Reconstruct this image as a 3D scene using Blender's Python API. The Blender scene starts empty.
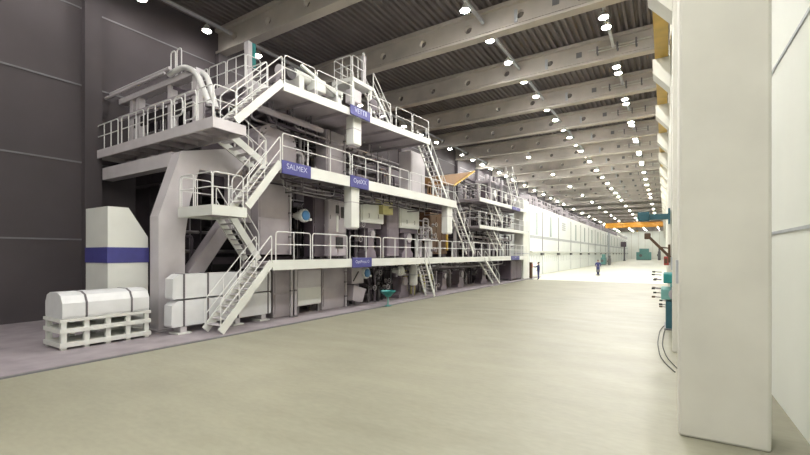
import bpy, bmesh, math, random
from mathutils import Vector, Matrix
random.seed(7)
S = bpy.context.scene
C = S.collection

# ------------------------------------------------------------------ camera
FPX, CAMH, HOR = 412.0, 2.65, 253.5
YAW = math.atan(260 / 412)
cam_d = bpy.data.cameras.new('camera'); cam = bpy.data.objects.new('camera', cam_d); C.objects.link(cam)
cam.location = (0, 0, CAMH); cam.rotation_euler = (math.pi / 2, 0, YAW)
cam_d.sensor_width = 36; cam_d.lens = 36 * FPX / 810; cam_d.shift_y = (HOR - 227.5) / 810
cam_d.clip_start = .05; cam_d.clip_end = 600
S.camera = cam
# ------------------------------------------------------------------ world, exposure
w = bpy.data.worlds.new('world'); S.world = w; w.use_nodes = True
w.node_tree.nodes['Background'].inputs[0].default_value = (.55, .6, .7, 1)
w.node_tree.nodes['Background'].inputs[1].default_value = .3
S.view_settings.view_transform = 'Standard'; S.view_settings.look = 'None'
S.view_settings.gamma = 1; S.view_settings.use_curve_mapping = False
S.view_settings.exposure = 0.0
LAMP_NEAR, LAMP_FAR, LAMP_BACK, LAMP_WALL = 640.0, 760.0, 640.0, 170.0

# ------------------------------------------------------------------ pixel helpers (a direction; the plane gives the distance)
Fv = (-math.sin(YAW), math.cos(YAW)); Rv = (math.cos(YAW), math.sin(YAW))
def P(px, py, x=None, y=None, z=None):
    a, u = px - 405, HOR - py
    d = (Fv[0] * FPX + Rv[0] * a, Fv[1] * FPX + Rv[1] * a, u)
    k = x / d[0] if x is not None else y / d[1] if y is not None else (z - CAMH) / d[2]
    return Vector((d[0] * k, d[1] * k, CAMH + u * k))
def Y(px, x): return P(px, 0, x=x).y
def Z(px, py, x): return P(px, py, x=x).z

# ------------------------------------------------------------------ materials
MATS = {}
def mat(name, col, rough=.5, metal=0., var=.12, scale=3., bump=0., emit=None, stretch=None, spec=.5):
    m = bpy.data.materials.new(name); m.use_nodes = True
    nt = m.node_tree; n = nt.nodes; l = nt.links
    b = n['Principled BSDF']; b.inputs['Roughness'].default_value = rough; b.inputs['Metallic'].default_value = metal
    b.inputs['Specular IOR Level'].default_value = spec
    if emit:
        b.inputs['Base Color'].default_value = (*col, 1)
        b.inputs['Emission Color'].default_value = (*col, 1); b.inputs['Emission Strength'].default_value = emit
        MATS[name] = m; return m
    tc = n.new('ShaderNodeTexCoord'); mp = n.new('ShaderNodeMapping'); nz = n.new('ShaderNodeTexNoise')
    geo = n.new('ShaderNodeNewGeometry')
    l.new(geo.outputs['Position'], mp.inputs[0]); l.new(mp.outputs[0], nz.inputs['Vector'])
    if stretch: mp.inputs['Scale'].default_value = stretch
    nz.inputs['Scale'].default_value = scale; nz.inputs['Detail'].default_value = 5
    r = n.new('ShaderNodeValToRGB'); e = r.color_ramp.elements
    e[0].position = .3; e[1].position = .72
    e[0].color = (*[c * (1 - var) for c in col], 1); e[1].color = (*[min(1, c * (1 + var * .6)) for c in col], 1)
    l.new(nz.outputs['Fac'], r.inputs[0]); l.new(r.outputs[0], b.inputs['Base Color'])
    if bump:
        bp = n.new('ShaderNodeBump'); bp.inputs['Strength'].default_value = bump; bp.inputs['Distance'].default_value = .02
        l.new(nz.outputs['Fac'], bp.inputs['Height']); l.new(bp.outputs[0], b.inputs['Normal'])
    MATS[name] = m; return m
mat('white', (.66, .67, .635), .4, var=.06, scale=1.2)
mat('rail', (.70, .70, .69), .35, var=.04)
mat('lilac', (.39, .355, .38), .5, var=.16, scale=1.1, bump=.05)
mat('lilac_light', (.54, .51, .53), .5, var=.14, scale=.9, bump=.05)
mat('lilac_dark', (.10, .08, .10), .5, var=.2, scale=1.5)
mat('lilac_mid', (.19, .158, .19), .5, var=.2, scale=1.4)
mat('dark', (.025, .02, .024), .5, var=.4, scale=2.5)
mat('steel', (.24, .225, .235), .35, .6, var=.25, scale=4)
mat('blue', (.055, .055, .235), .45, var=.12)
mat('motor_blue', (.06, .20, .42), .35, var=.1)
mat('teal', (.02, .22, .22), .45, var=.15)
mat('teal_dark', (.025, .10, .13), .45, var=.15)
mat('green_pale', (.16, .36, .34), .45, var=.15)
mat('navy', (.03, .035, .14), .6, var=.1)
mat('brown', (.25, .125, .04), .5, var=.2, scale=1)
mat('brown_dark', (.095, .05, .024), .5, var=.2)
mat('yellow', (.62, .40, .07), .45, var=.15, scale=2)
mat('yellow_pale', (.55, .50, .22), .5, var=.15)
mat('orange', (.70, .32, .03), .45, var=.12)
mat('concrete_beam', (.47, .435, .395), .75, var=.14, scale=.8, bump=.1)
mat('concrete_col', (.66, .65, .58), .7, var=.1, scale=.8, bump=.05)
mat('deck_roof', (.145, .128, .13), .6, .0, var=.14, scale=.6)
mat('wall_grey', (.07, .060, .066), .8, var=.1, scale=.5, bump=.05)
mat('wall_white', (.80, .82, .76), .7, var=.05, scale=.4)
mat('hood', (.82, .85, .84), .35, var=.05, scale=.4)
mat('hood_window', (.52, .60, .60), .2, var=.08)
mat('hood_grey', (.42, .44, .47), .4, var=.12)
mat('joint', (.16, .16, .17), .5, var=.1)
mat('wrap', (.68, .69, .70), .35, var=.07, scale=2.5, bump=.25)
mat('strap', (.12, .11, .12), .5, var=.1)
mat('wood', (.55, .47, .36), .7, var=.2, stretch=(8, 1, 8))
mat('skin', (.52, .32, .23), .5, var=.05)
mat('hair', (.06, .04, .03), .6, var=.2)
mat('rubber', (.02, .02, .02), .6, var=.2)
mat('red', (.35, .05, .04), .5, var=.1)
mat('print', (.48, .50, .66), .5, var=.03)
mat('plinth', (.30, .265, .285), .6, var=.22, scale=1.6, bump=.08)
mat('bulb_near', (1, .975, .93), emit=LAMP_NEAR)
mat('bulb_far', (1, .98, .92), emit=LAMP_FAR)
mat('bulb_back', (1, .975, .93), emit=LAMP_BACK)
mat('bulb_wall', (1, .96, .92), emit=LAMP_WALL)
mat('shade', (.55, .54, .50), .35, .3, var=.05)

def floor_mat():
    m = bpy.data.materials.new('floor_coating'); m.use_nodes = True
    nt = m.node_tree; n = nt.nodes; l = nt.links; b = n['Principled BSDF']
    geo = n.new('ShaderNodeNewGeometry')
    def noise(sc, st, det=6):
        mp = n.new('ShaderNodeMapping'); mp.inputs['Scale'].default_value = st
        nz = n.new('ShaderNodeTexNoise'); nz.inputs['Scale'].default_value = sc; nz.inputs['Detail'].default_value = det
        l.new(geo.outputs['Position'], mp.inputs[0]); l.new(mp.outputs[0], nz.inputs['Vector']); return nz
    def ramp(src, p0, c0, p1, c1):
        r = n.new('ShaderNodeValToRGB'); e = r.color_ramp.elements
        e[0].position, e[1].position = p0, p1; e[0].color, e[1].color = (*c0, 1), (*c1, 1)
        l.new(src.outputs[0], r.inputs[0]); return r
    big = ramp(noise(.28, (1, 1, 1)), .3, (.262, .253, .193), .7, (.325, .315, .242))
    streak = ramp(noise(1.1, (.6, 1.5, 1)), .3, (.90, .90, .89), .75, (1.04, 1.04, 1.03))
    fine = ramp(noise(9, (.6, 1.4, 1)), .3, (.93, .93, .93), .7, (1.03, 1.03, 1.03))
    def mul(a, bb):
        x = n.new('ShaderNodeMix'); x.data_type = 'RGBA'; x.blend_type = 'MULTIPLY'; x.inputs[0].default_value = 1
        l.new(a, x.inputs[6]); l.new(bb, x.inputs[7]); return x.outputs[2]
    c = mul(mul(big.outputs[0], streak.outputs[0]), fine.outputs[0])
    # floor colour turns off-white past a straight line across the hall
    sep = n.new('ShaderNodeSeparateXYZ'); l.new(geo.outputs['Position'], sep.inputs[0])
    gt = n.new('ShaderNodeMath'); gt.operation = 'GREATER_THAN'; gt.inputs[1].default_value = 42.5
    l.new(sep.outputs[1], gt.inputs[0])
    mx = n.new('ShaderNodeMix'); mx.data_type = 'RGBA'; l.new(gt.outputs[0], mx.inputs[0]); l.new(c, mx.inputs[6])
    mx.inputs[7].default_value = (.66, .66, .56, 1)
    l.new(mx.outputs[2], b.inputs['Base Color'])
    rr = n.new('ShaderNodeMapRange'); rr.inputs[3].default_value = .36; rr.inputs[4].default_value = .52
    l.new(noise(1.2, (.5, 1.5, 1)).outputs[0], rr.inputs[0]); l.new(rr.outputs[0], b.inputs['Roughness'])
    b.inputs['Specular IOR Level'].default_value = .3
    MATS['floor'] = m
floor_mat()

# ------------------------------------------------------------------ mesh builder
LOC = {}
class MB:
    def __init__(s): s.v = []; s.f = []; s.fm = []; s.m = 0
    def add(s, vs, fs):
        o = len(s.v); s.v += [tuple(v) for v in vs]; s.f += [tuple(i + o for i in f) for f in fs]; s.fm += [s.m] * len(fs)
        return s
    def box(s, x0, x1, y0, y1, z0, z1):
        if x0 > x1: x0, x1 = x1, x0
        if y0 > y1: y0, y1 = y1, y0
        if z0 > z1: z0, z1 = z1, z0
        return s.add([(x, y, z) for z in (z0, z1) for y in (y0, y1) for x in (x0, x1)],
                     [(0, 2, 3, 1), (4, 5, 7, 6), (0, 1, 5, 4), (2, 6, 7, 3), (0, 4, 6, 2), (1, 3, 7, 5)])
    def cbox(s, x0, x1, y0, y1, z0, z1, c=.03):
        """box with chamfered edges"""
        bm = bmesh.new(); bmesh.ops.create_cube(bm, size=1)
        for v in bm.verts:
            v.co = Vector(((x0 + x1) / 2 + v.co.x * abs(x1 - x0), (y0 + y1) / 2 + v.co.y * abs(y1 - y0), (z0 + z1) / 2 + v.co.z * abs(z1 - z0)))
        bmesh.ops.bevel(bm, geom=bm.edges[:], offset=c, segments=2, affect='EDGES', profile=.5)
        bm.verts.index_update()
        s.add([v.co for v in bm.verts], [[v.index for v in f.verts] for f in bm.faces]); bm.free(); return s
    def bar(s, a, b, wd, h, up=(0, 0, 1)):
        """box section from a to b; wd across, h along up"""
        a, b = Vector(a), Vector(b); t = (b - a).normalized(); up = Vector(up)
        sd = t.cross(up)
        if sd.length < 1e-4: sd = t.cross(Vector((0, 1, 0)))
        sd.normalize(); u = sd.cross(t).normalized()
        vs = [p + sd * (i * wd / 2) + u * (j * h / 2) for p in (a, b) for j in (-1, 1) for i in (-1, 1)]
        return s.add(vs, [(0, 2, 3, 1), (4, 5, 7, 6), (0, 1, 5, 4), (2, 6, 7, 3), (0, 4, 6, 2), (1, 3, 7, 5)])
    def tube(s, pts, r, n=6, closed=False):
        pts = [Vector(p) for p in pts]; rings = []; prev = None
        N = len(pts)
        for i, p in enumerate(pts):
            if closed: t = (pts[(i + 1) % N] - pts[i - 1])
            else: t = (pts[min(i + 1, N - 1)] - pts[max(i - 1, 0)])
            t.normalize()
            if prev is None:
                ref = Vector((0, 0, 1)) if abs(t.z) < .9 else Vector((1, 0, 0))
                sd = t.cross(ref).normalized()
            else:
                sd = prev - t * prev.dot(t)
                sd = sd.normalized() if sd.length > 1e-5 else t.orthogonal().normalized()
            prev = sd; u = t.cross(sd)
            rings.append([p + (sd * math.cos(2 * math.pi * k / n) + u * math.sin(2 * math.pi * k / n)) * r for k in range(n)])
        vs = [v for rg in rings for v in rg]; fs = []
        for i in range(N if closed else N - 1):
            a, b = i * n, ((i + 1) % N) * n
            fs += [(a + k, a + (k + 1) % n, b + (k + 1) % n, b + k) for k in range(n)]
        if not closed: fs += [tuple(reversed(range(n))), tuple(range((N - 1) * n, N * n))]
        return s.add(vs, fs)
    def cyl(s, a, b, r0, r1=None, n=20):
        r1 = r0 if r1 is None else r1
        a, b = Vector(a), Vector(b); t = (b - a).normalized(); sd = t.orthogonal().normalized(); u = t.cross(sd)
        vs = [p + (sd * math.cos(2 * math.pi * k / n) + u * math.sin(2 * math.pi * k / n)) * r for p, r in ((a, r0), (b, r1)) for k in range(n)]
        fs = [(k, (k + 1) % n, n + (k + 1) % n, n + k) for k in range(n)] + [tuple(reversed(range(n))), tuple(range(n, 2 * n))]
        return s.add(vs, fs)
    def lathe(s, a, axis, prof, n=20):
        """prof: list of (distance along axis, radius)"""
        a = Vector(a); t = Vector(axis).normalized(); sd = t.orthogonal().normalized(); u = t.cross(sd)
        vs = [a + t * h + (sd * math.cos(2 * math.pi * k / n) + u * math.sin(2 * math.pi * k / n)) * r for h, r in prof for k in range(n)]
        fs = [(i * n + k, i * n + (k + 1) % n, (i + 1) * n + (k + 1) % n, (i + 1) * n + k) for i in range(len(prof) - 1) for k in range(n)]
        fs += [tuple(reversed(range(n))), tuple(range((len(prof) - 1) * n, len(prof) * n))]
        return s.add(vs, fs)
    def prism(s, poly, axis, a, b):
        """poly in the two other axes (order x,y,z without axis) extruded along axis from a to b"""
        def mk(p, h):
            if axis == 'x': return (h, p[0], p[1])
            if axis == 'y': return (p[0], h, p[1])
            return (p[0], p[1], h)
        n = len(poly)
        vs = [mk(p, a) for p in poly] + [mk(p, b) for p in poly]
        return s.add(vs, [(k, (k + 1) % n, n + (k + 1) % n, n + k) for k in range(n)] + [tuple(reversed(range(n))), tuple(range(n, 2 * n))])
    def build(s, name, m, parent=None, origin=None, smooth=False):
        me = bpy.data.meshes.new(name)
        if parent is not None:
            r = parent
            while r.parent: r = r.parent
            o0 = Vector(LOC[r.name])
        elif origin is not None: o0 = Vector(origin)
        else:
            xs, ys, zs = zip(*s.v); o0 = Vector(((min(xs) + max(xs)) / 2, (min(ys) + max(ys)) / 2, min(zs)))
        me.from_pydata([tuple(Vector(v) - o0) for v in s.v], [], s.f)
        bm = bmesh.new(); bm.from_mesh(me); bmesh.ops.recalc_face_normals(bm, faces=bm.faces); bm.to_mesh(me); bm.free()
        for k in (m if isinstance(m, (list, tuple)) else [m]): me.materials.append(MATS[k])
        if any(s.fm): me.polygons.foreach_set('material_index', s.fm)
        if smooth:
            me.polygons.foreach_set('use_smooth', [True] * len(me.polygons))
            try: me.set_sharp_from_angle(angle=math.radians(40))
            except Exception: pass
        o = bpy.data.objects.new(name, me); C.objects.link(o)
        if parent is not None: o.parent = parent
        else: o.location = o0; LOC[o.name] = tuple(o0)
        return o
def tag(o, label, cat, group=None):
    o['label'] = label; o['category'] = cat
    if group: o['group'] = group
    return o
def thing(name, label, cat, loc, group=None):
    o = bpy.data.objects.new(name, None); C.objects.link(o); o.location = loc; o.empty_display_size = .2
    LOC[o.name] = tuple(loc); return tag(o, label, cat, group)
def struct(o): o['kind'] = 'structure'; return o
KIDS = {}
def copy_tree(o, loc=None, rotz=None, parent=None):
    c = o.copy(); C.objects.link(c)
    if parent is not None: c.parent = parent
    else:
        if loc is not None: c.location = loc
        if rotz is not None: c.rotation_euler.z = rotz
        LOC[c.name] = tuple(c.location)
    for ch in list(o.children): copy_tree(ch, parent=c)
    return c
def fillet(pts, r, seg=3, closed=False):
    pts = [Vector(p) for p in pts]; out = []; N = len(pts)
    for i, p in enumerate(pts):
        if not closed and i in (0, N - 1): out.append(p); continue
        a = (pts[i - 1] - p); b = (pts[(i + 1) % N] - p)
        rr = min(r, a.length * .45, b.length * .45); a.normalize(); b.normalize()
        p0, p1 = p + a * rr, p + b * rr
        for k in range(seg + 1):
            t = k / seg; out.append(p0 * (1 - t) ** 2 + p * 2 * t * (1 - t) + p1 * t * t)
    return out
RR = .022
def rail_panel(A, B, h=1.05, mids=(.55,), sp=1.15, mb=None, r=RR):
    """rounded guard-rail panel standing on the line A-B"""
    A, B = Vector(A), Vector(B); U = Vector((0, 0, h)); mb = mb or MB()
    mb.tube(fillet([A, A + U, B + U, B], .12), r)
    for m in mids: mb.tube([A + U * m, B + U * m], r * .85)
    n = max(1, round((B - A).length / sp))
    for k in range(1, n): q = A.lerp(B, k / n); mb.tube([q, q + U], r * .9)
    return mb
def rails(parent, A, B, n, gap=.1, **k):
    A, B = Vector(A), Vector(B); L = (B - A).length
    for i in range(n):
        a = A.lerp(B, (i * L / n + gap / 2) / L); b = A.lerp(B, ((i + 1) * L / n - gap / 2) / L)
        rail_panel(a, b, **k).build('railing_panel', 'rail', parent)
def stair(name, label, A, B, side, width, n, group=None, hand=1.0, sides=(0, 1), st=.26, mid=True, tread_d=.24):
    """A bottom, B top of one stringer; side = unit direction of the width"""
    A, B, sd = Vector(A), Vector(B), Vector(side); t = thing(name, label, 'stairs', A, group)
    d = (B - A)
    for q in (0, 1):
        o = sd * (width * q)
        MB().bar(A + o, B + o, .05, st).build('stringer', 'white', t)
        if q in sides:
            hz = Vector((d.x, d.y, 0)).normalized()
            mb = MB()
            H_ = Vector((0, 0, hand))
            mb.tube(fillet([A + o, A + o + H_, B + o + H_, B + o], .12), RR)
            if mid: mb.tube([A + o + H_ * .5, B + o + H_ * .5], RR * .85)
            nn = max(2, round(d.length / 1.1))
            for k in range(1, nn): p = A.lerp(B, k / nn) + o; mb.tube([p, p + H_], RR * .85)
            mb.build('handrail', 'rail', t)
    hz = Vector((d.x, d.y, 0)).normalized()
    for k in range(1, n + 1):
        c = A.lerp(B, k / (n + 1)) + sd * (width / 2)
        MB().bar(c - sd * (width / 2 - .03), c + sd * (width / 2 - .03), tread_d, .035, up=(0, 0, 1)).build('tread', 'lilac_light', t)
    return t
def platform(name, label, A, B, depth, fh, panels, joists=True, fmat='white', under='lilac', end0=False, end1=False, jsp=1.3, cat='platform'):
    """front edge A-B (top of fascia, running along y), deck reaching inwards (-x)"""
    A, B = Vector(A), Vector(B); t = thing(name, label, cat, (A.x, A.y, A.z - fh))
    inn = Vector((-1, 0, 0))
    def quad(mb, o0, o1, z0, z1):
        vs = [p + inn * o + Vector((0, 0, z)) for z in (z0, z1) for p, o in ((A, o0), (B, o0), (B, o1), (A, o1))]
        return mb.add(vs, [(3, 2, 1, 0), (4, 5, 6, 7), (0, 1, 5, 4), (1, 2, 6, 5), (2, 3, 7, 6), (3, 0, 4, 7)])
    quad(MB(), 0, .07, -fh, 0).build('fascia', fmat, t)
    quad(MB(), .07, depth, -.14, -.06).build('deck', under, t)
    quad(MB(), depth - .12, depth, -fh * .9, -.14).build('edge_beam', under, t)
    L = (B - A).length
    if joists:
        n = max(2, round(L / jsp))
        for k in range(n + 1):
            q = A.lerp(B, min(max(k / n, .01), .99))
            MB().box(q.x - .07, q.x - depth + .12, q.y - .05, q.y + .05, q.z - fh * .85, q.z - .14).build('joist', under, t)
    for (y0, y1) in panels:
        a = A.lerp(B, (y0 - A.y) / (B.y - A.y)); b = A.lerp(B, (y1 - A.y) / (B.y - A.y))
        off = inn * .06
        rail_panel(a + off, b + off).build('railing_panel', 'rail', t)
    for e, q in ((end0, A), (end1, B)):
        if e: rail_panel(q + inn * .1, q + inn * (depth - .1)).build('railing_panel', 'rail', t)
    return t
def split(y0, y1, n, gap=.12):
    L = (y1 - y0) / n
    return [(y0 + i * L + gap / 2, y0 + (i + 1) * L - gap / 2) for i in range(n)]

# ================================================================== STRUCTURE
XL, XR, Y0, Y1, ZR = -20.5, 1.7, -22.4, 232.0, 14.75
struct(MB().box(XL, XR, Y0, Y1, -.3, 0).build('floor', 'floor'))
# foundation strip along the machine, proud of the floor, with a dark steel-edged channel
struct(MB().box(XL, -11.86, 2.0, 47.5, 0, .05).build('trim_1', 'plinth'))
struct(MB().box(-11.86, -11.80, 2.0, 47.5, 0, .035).build('trim_2', 'joint'))
def wall(name, x0, x1, y0, y1, m):
    return struct(MB().box(x0, x1, y0, y1, 0, ZR + .3).build(name, m))
wl = wall('wall_left', XL - .3, XL, Y0, Y1, 'wall_grey')
for z in (3.2, 6.4, 9.6, 12.8):
    MB().box(XL, XL + .03, Y0, Y1, z, z + .06).build('panel_joint', 'joint', wl)
for k in range(0, 22):
    y = -20 + k * 6 + 3.6
    MB().box(XL, XL + .35, y - .3, y + .3, 0, ZR - 1.4).build('pilaster', 'wall_grey', wl)
wr = wall('wall_right', XR, XR + .3, Y0, Y1, 'wall_white')
for z in (3.0, 6.0, 9.0, 12.0): MB().box(XR - .02, XR, Y0, Y1, z, z + .05).build('panel_joint', 'hood_grey', wr)
wb = wall('wall_back', XL, XR, Y1, Y1 + .3, 'wall_white')
for x in (-14, -11, -8.2, -5, -2.2): MB().box(x - .1, x + .1, Y1 - .15, Y1, 0, ZR).build('pilaster', 'concrete_col', wb)
wall('wall_front', XL, XR, Y0 - .3, Y0, 'wall_grey')
# trapezoidal roof sheet, ribs along the hall
mb = MB(); prof = []; x = XL
while x < XR:
    prof += [(x, ZR), (x + .13, ZR), (x + .18, ZR + .14), (x + .29, ZR + .14)]; x += .34
prof.append((XR, ZR))
n = len(prof)
mb.add([(p[0], Y0, p[1]) for p in prof] + [(p[0], Y1, p[1]) for p in prof], [(k, k + 1, n + k + 1, n + k) for k in range(n - 1)])
ceil = mb.build('ceiling', 'deck_roof'); struct(ceil)
MB().box(XL, XR, Y0, Y1, ZR + .18, ZR + .3).build('roof_slab', 'deck_roof', ceil)

# roof beams with round holes in the web
def beam():
    t = thing('roof_beam', 'long concrete roof beam with round holes in its web spanning the hall', 'beam', (0, 0, 13.42), 'roof beams spanning the hall')
    mb = MB(); zb, zt = 13.62, 14.58; th = .11
    holes = [-19.1 + 2.65 * k for k in range(6)]; xs = XL
    R = .2; zc = 14.06
    for hx in holes:
        a, b = hx - .47, hx + .47
        mb.box(xs, a, -th, th, zb, zt)
        N = 16
        for sy in (-th, th):
            sq = []; ci = []
            for k in range(N):
                an = 2 * math.pi * k / N + math.pi / 4; c, s_ = math.cos(an), math.sin(an); m = max(abs(c), abs(s_))
                sq.append((hx + c / m * .47, sy, (zb + zt) / 2 + s_ / m * (zt - zb) / 2)); ci.append((hx + c * R, sy, zc + s_ * R))
            mb.add(sq + ci, [(k, (k + 1) % N, N + (k + 1) % N, N + k) for k in range(N)])
        ring = [(hx + math.cos(2 * math.pi * k / N + math.pi / 4) * R, zc + math.sin(2 * math.pi * k / N + math.pi / 4) * R) for k in range(N)]
        mb.add([(p[0], -th, p[1]) for p in ring] + [(p[0], th, p[1]) for p in ring], [(k, (k + 1) % N, N + (k + 1) % N, N + k) for k in range(N)])
        xs = b
    mb.box(xs, XR - .05, -th, th, zb, zt)
    mb.build('web', 'concrete_beam', t)
    MB().prism([(-.26, 13.42), (.26, 13.42), (.26, 13.54), (.11, 13.66), (-.11, 13.66), (-.26, 13.54)], 'x', XL, XR - .05).build('bottom_flange', 'concrete_beam', t)
    MB().box(XL, XR - .05, -.3, .3, 14.57, 14.745).build('top_flange', 'concrete_beam', t)
    MB().box(-4.35, -4.05, -.14, -th, 13.95, 14.25).build('junction_box', 'joint', t)
    MB().box(-6.1, -5.95, -.17, -th, 13.7, 14.3).build('conduit_drop', 'hood_grey', t)
    MB().tube([(-3.7, -.3, 14.1), (-.6, -.3, 14.1)], .055, 8).build('service_pipe', 'shade', t)
    MB().tube([(-3.3, -.42, 13.9), (-1.2, -.42, 13.9)], .035, 6).build('service_pipe', 'shade', t)
    for x in (-3.2, -2.2, -1.3): MB().box(x - .04, x + .04, -.46, -th, 13.82, 14.2).build('pipe_clamp', 'joint', t)
    return t
b0 = beam(); BY = [19.6 + 6 * i for i in range(-6, 36)]
b0.location = (0, BY[0], 13.42)
for y in BY[1:]: copy_tree(b0, (0, y, 13.42))

# ceiling lights: a trunking per bay carrying bell lamps
def fitting(m, offs, trunk):
    t = thing('ceiling_light', 'lamp', 'lamp', (0, 0, 13.4))
    MB().box(-.07, .07, *((-2.68, 2.68) if trunk else (offs[0] - .5, offs[0] + .5)), 13.98, 14.1).build('trunking', 'hood_grey', t)
    if not trunk: MB().tube([(0, offs[0], 14.1), (0, offs[0], 14.75)], .03, 6).build('drop_rod', 'shade', t)
    for s in offs:
        MB().tube([(0, s, 13.98), (0, s, 13.86)], .03, 6).build('stem', 'shade', t)
        sh = MB().lathe((0, s, 13.87), (0, 0, -1), [(0, .05), (.04, .10), (.12, .14), (.30, .235), (.31, .22), (.14, .12)], 18).build('lamp_shade', 'shade', t, smooth=True)
        MB().lathe((0, s, 13.60), (0, 0, -1), [(0, .08), (.02, .16), (.05, .175), (.08, .15), (.10, .06)], 16).build('bulb', m, sh, smooth=True)
    return t
protos = {}
ROWS = {-19.0: ((-1.7, 1.3), 1, 'along the grey wall behind the machine'), -13.1: ((.4,), 2, 'above the machine front and white hood'),
        -7.6: ((-2.4, .5), 1, 'over the middle of the aisle'), -2.4: ((-1.6, -.6), 1, 'over the aisle next to the crane columns')}
for rx, (offs, step, rown) in ROWS.items():
    for i, y in enumerate(BY[:-1]):
        yc = y + 3.0
        if step == 2 and i % 2 == 1: continue
        if yc > 96 and i % 2: continue
        if yc > 60: offs = ROWS[rx][0][-1:]
        k = ('bulb_wall' if rx == -19.0 and yc < 45 else 'bulb_far' if yc > 45 else 'bulb_back' if yc < 9 else 'bulb_near', offs)
        if step == 2 and yc < 39: continue
        if k not in protos: o = protos[k] = fitting(k[0], offs, step == 1); o.location = (rx, yc, 13.4)
        else: o = copy_tree(protos[k], (rx, yc, 13.4))
        o['label'] = ('twin bell lamps ' if len(offs) > 1 else 'single bell lamp ') + rown + (', far white floor' if yc > 45 else ', beige floor')
        o['group'] = 'ceiling lamps ' + rown

# right-hand columns with crane corbels
def column():
    t = thing('hall_column', 'pale concrete column with a crane corbel along the right wall', 'column', (.7, 0, 0), 'crane columns along the wall')
    MB().cbox(.17, 1.2, -.4, .4, 0, 13.42, .04).build('shaft', 'concrete_col', t)
    MB().prism([(.17, 9.15), (.17, 10.4), (-.42, 10.4), (-.42, 9.85)], 'y', -.4, .4).build('corbel', 'concrete_col', t)
    MB().box(.14, .17, -.2, .12, 2.2, 2.55).build('junction_box', 'hood_grey', t)
    return t
c0 = column(); ys = [7.6 + 6 * i for i in range(0, 36)]
c0.location = (.7, ys[0], 0)
for y in ys[1:]: copy_tree(c0, (.7, y, 0))
t = thing('crane_runway', 'yellow crane runway girder resting on the column corbels', 'girder', (-.1, -20, 10.4))
MB().box(-.34, .10, -21, 222, 10.4, 10.46).build('bottom_flange', 'yellow', t)
MB().box(-.17, -.05, -21, 222, 10.46, 11.2).build('web', 'yellow', t)
MB().box(-.34, .10, -21, 222, 11.2, 11.27).build('top_flange', 'yellow', t)
MB().box(-.15, -.07, -21, 222, 11.27, 11.36).build('rail', 'steel', t)
t = thing('overhead_crane', 'orange overhead travelling crane spanning the far hall', 'crane', (-9, 160, 10.4))
for y in (158.4, 161.2): MB().box(-17.5, .1, y - .35, y + .35, 11.5, 13.1).build('girder', 'orange', t)
for x in (-.11, -17.3): MB().box(x - .2, x + .2, 157.4, 162.2, 11.37, 11.7).build('end_carriage', 'orange', t)
MB().box(-9, -6.6, 158.9, 160.8, 12.2, 13.3).build('trolley', 'orange', t)
MB().tube([(-8, 159.8, 12.2), (-8, 159.8, 10.5)], .05, 6).build('hoist_rope', 'joint', t)
MB().lathe((-8, 159.8, 10.55), (0, 0, -1), [(0, .1), (.1, .25), (.5, .25), (.6, .08)], 12).build('hook_block', 'yellow', t)

# ================================================================== MACHINE, WET END: platforms and stairs
XF = -12.0
L1A, L1B = (XF, 10.06, 2.41), (XF, 42.6, 2.41)
pan = [(Y(a, XF), Y(b, XF)) for a, b in ((277, 311.5), (313.5, 348), (351, 381.6), (384, 417), (419, 440))]
pan += split(Y(441, XF), 42.5, 11)
platform('lower_walkway', 'long white-edged walkway just above the floor along the whole machine', L1A, L1B, 1.75, .37, pan)
L2A, L2B = (XF, 10.45, 6.10), (XF, 25.6, 6.22)
pan = [(10.55, 14.45), (14.6, 17.6), (17.7, 19.5), (19.65, 22.3), (22.4, 25.5)]
platform('middle_walkway', 'white-edged walkway at mid height with two blue name plates', L2A, L2B, 2.3, .46, pan)
L3A, L3B = (XF, 10.57, 9.05), (-11.68, 21.3, 9.36)
pan = [(10.65, 12.2), (12.3, 14.6), (15.6, 17.4), (17.9, 19.4), (19.5, 21.2)]
t = platform('top_walkway', 'white-edged top deck of the machine with a blue name plate', L3A, L3B, 6.4, .32, pan, jsp=1.8)
rails(t, (-13.0, 10.65, 9.05), (-14.3, 10.65, 9.05), 1)

def landing(name, label, x0, x1, y0, y1, z, fh, rl, fm='white'):
    t = thing(name, label, 'platform', ((x0 + x1) / 2, (y0 + y1) / 2, z - fh))
    MB().box(x0 + .06, x1 - .06, y0 + .06, y1 - .06, z - .14, z - .06).build('deck', 'lilac', t)
    for b in ((x1 - .06, x1, y0, y1), (x0, x0 + .06, y0, y1), (x0 + .06, x1 - .06, y0, y0 + .06), (x0 + .06, x1 - .06, y1 - .06, y1)):
        MB().box(*b, z - fh, z).build('fascia', fm, t)
    n = max(2, round((x1 - x0) / .9))
    for k in range(1, n):
        x = x0 + (x1 - x0) * k / n; MB().box(x - .05, x + .05, y0 + .06, y1 - .06, z - fh * .9, z - .14).build('joist', 'lilac', t)
    for a, b in rl: rail_panel(a, b, sp=.62).build('railing_panel', 'rail', t)
    return t
z = 4.2
landing('stair_landing', 'small square landing with railings hung on the big end frame', -13.95, XF, 7.69, 8.97, z, .33,
        [((XF - .05, 7.75, z), (XF - .05, 8.85, z)), ((-13.9, 7.74, z), (-13.1, 7.74, z)), ((-13.0, 7.74, z), (-12.08, 7.74, z)), ((-13.9, 7.8, z), (-13.9, 8.9, z))])
z = 6.97
landing('cross_walkway', 'long cross walkway at the machine end above the big frame', -20.3, XF, 7.72, 8.93, z, .34,
        [((XF - .05, 7.78, z), (XF - .05, 8.6, z)), ((-12.9, 7.77, z), (-12.08, 7.77, z)), ((-14.3, 7.77, z), (-13.0, 7.77, z)), ((-16.1, 7.77, z), (-14.5, 7.77, z)),
         ((-18.1, 7.77, z), (-16.4, 7.77, z)), ((-20.2, 7.77, z), (-18.4, 7.77, z))], 'lilac_light')
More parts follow.
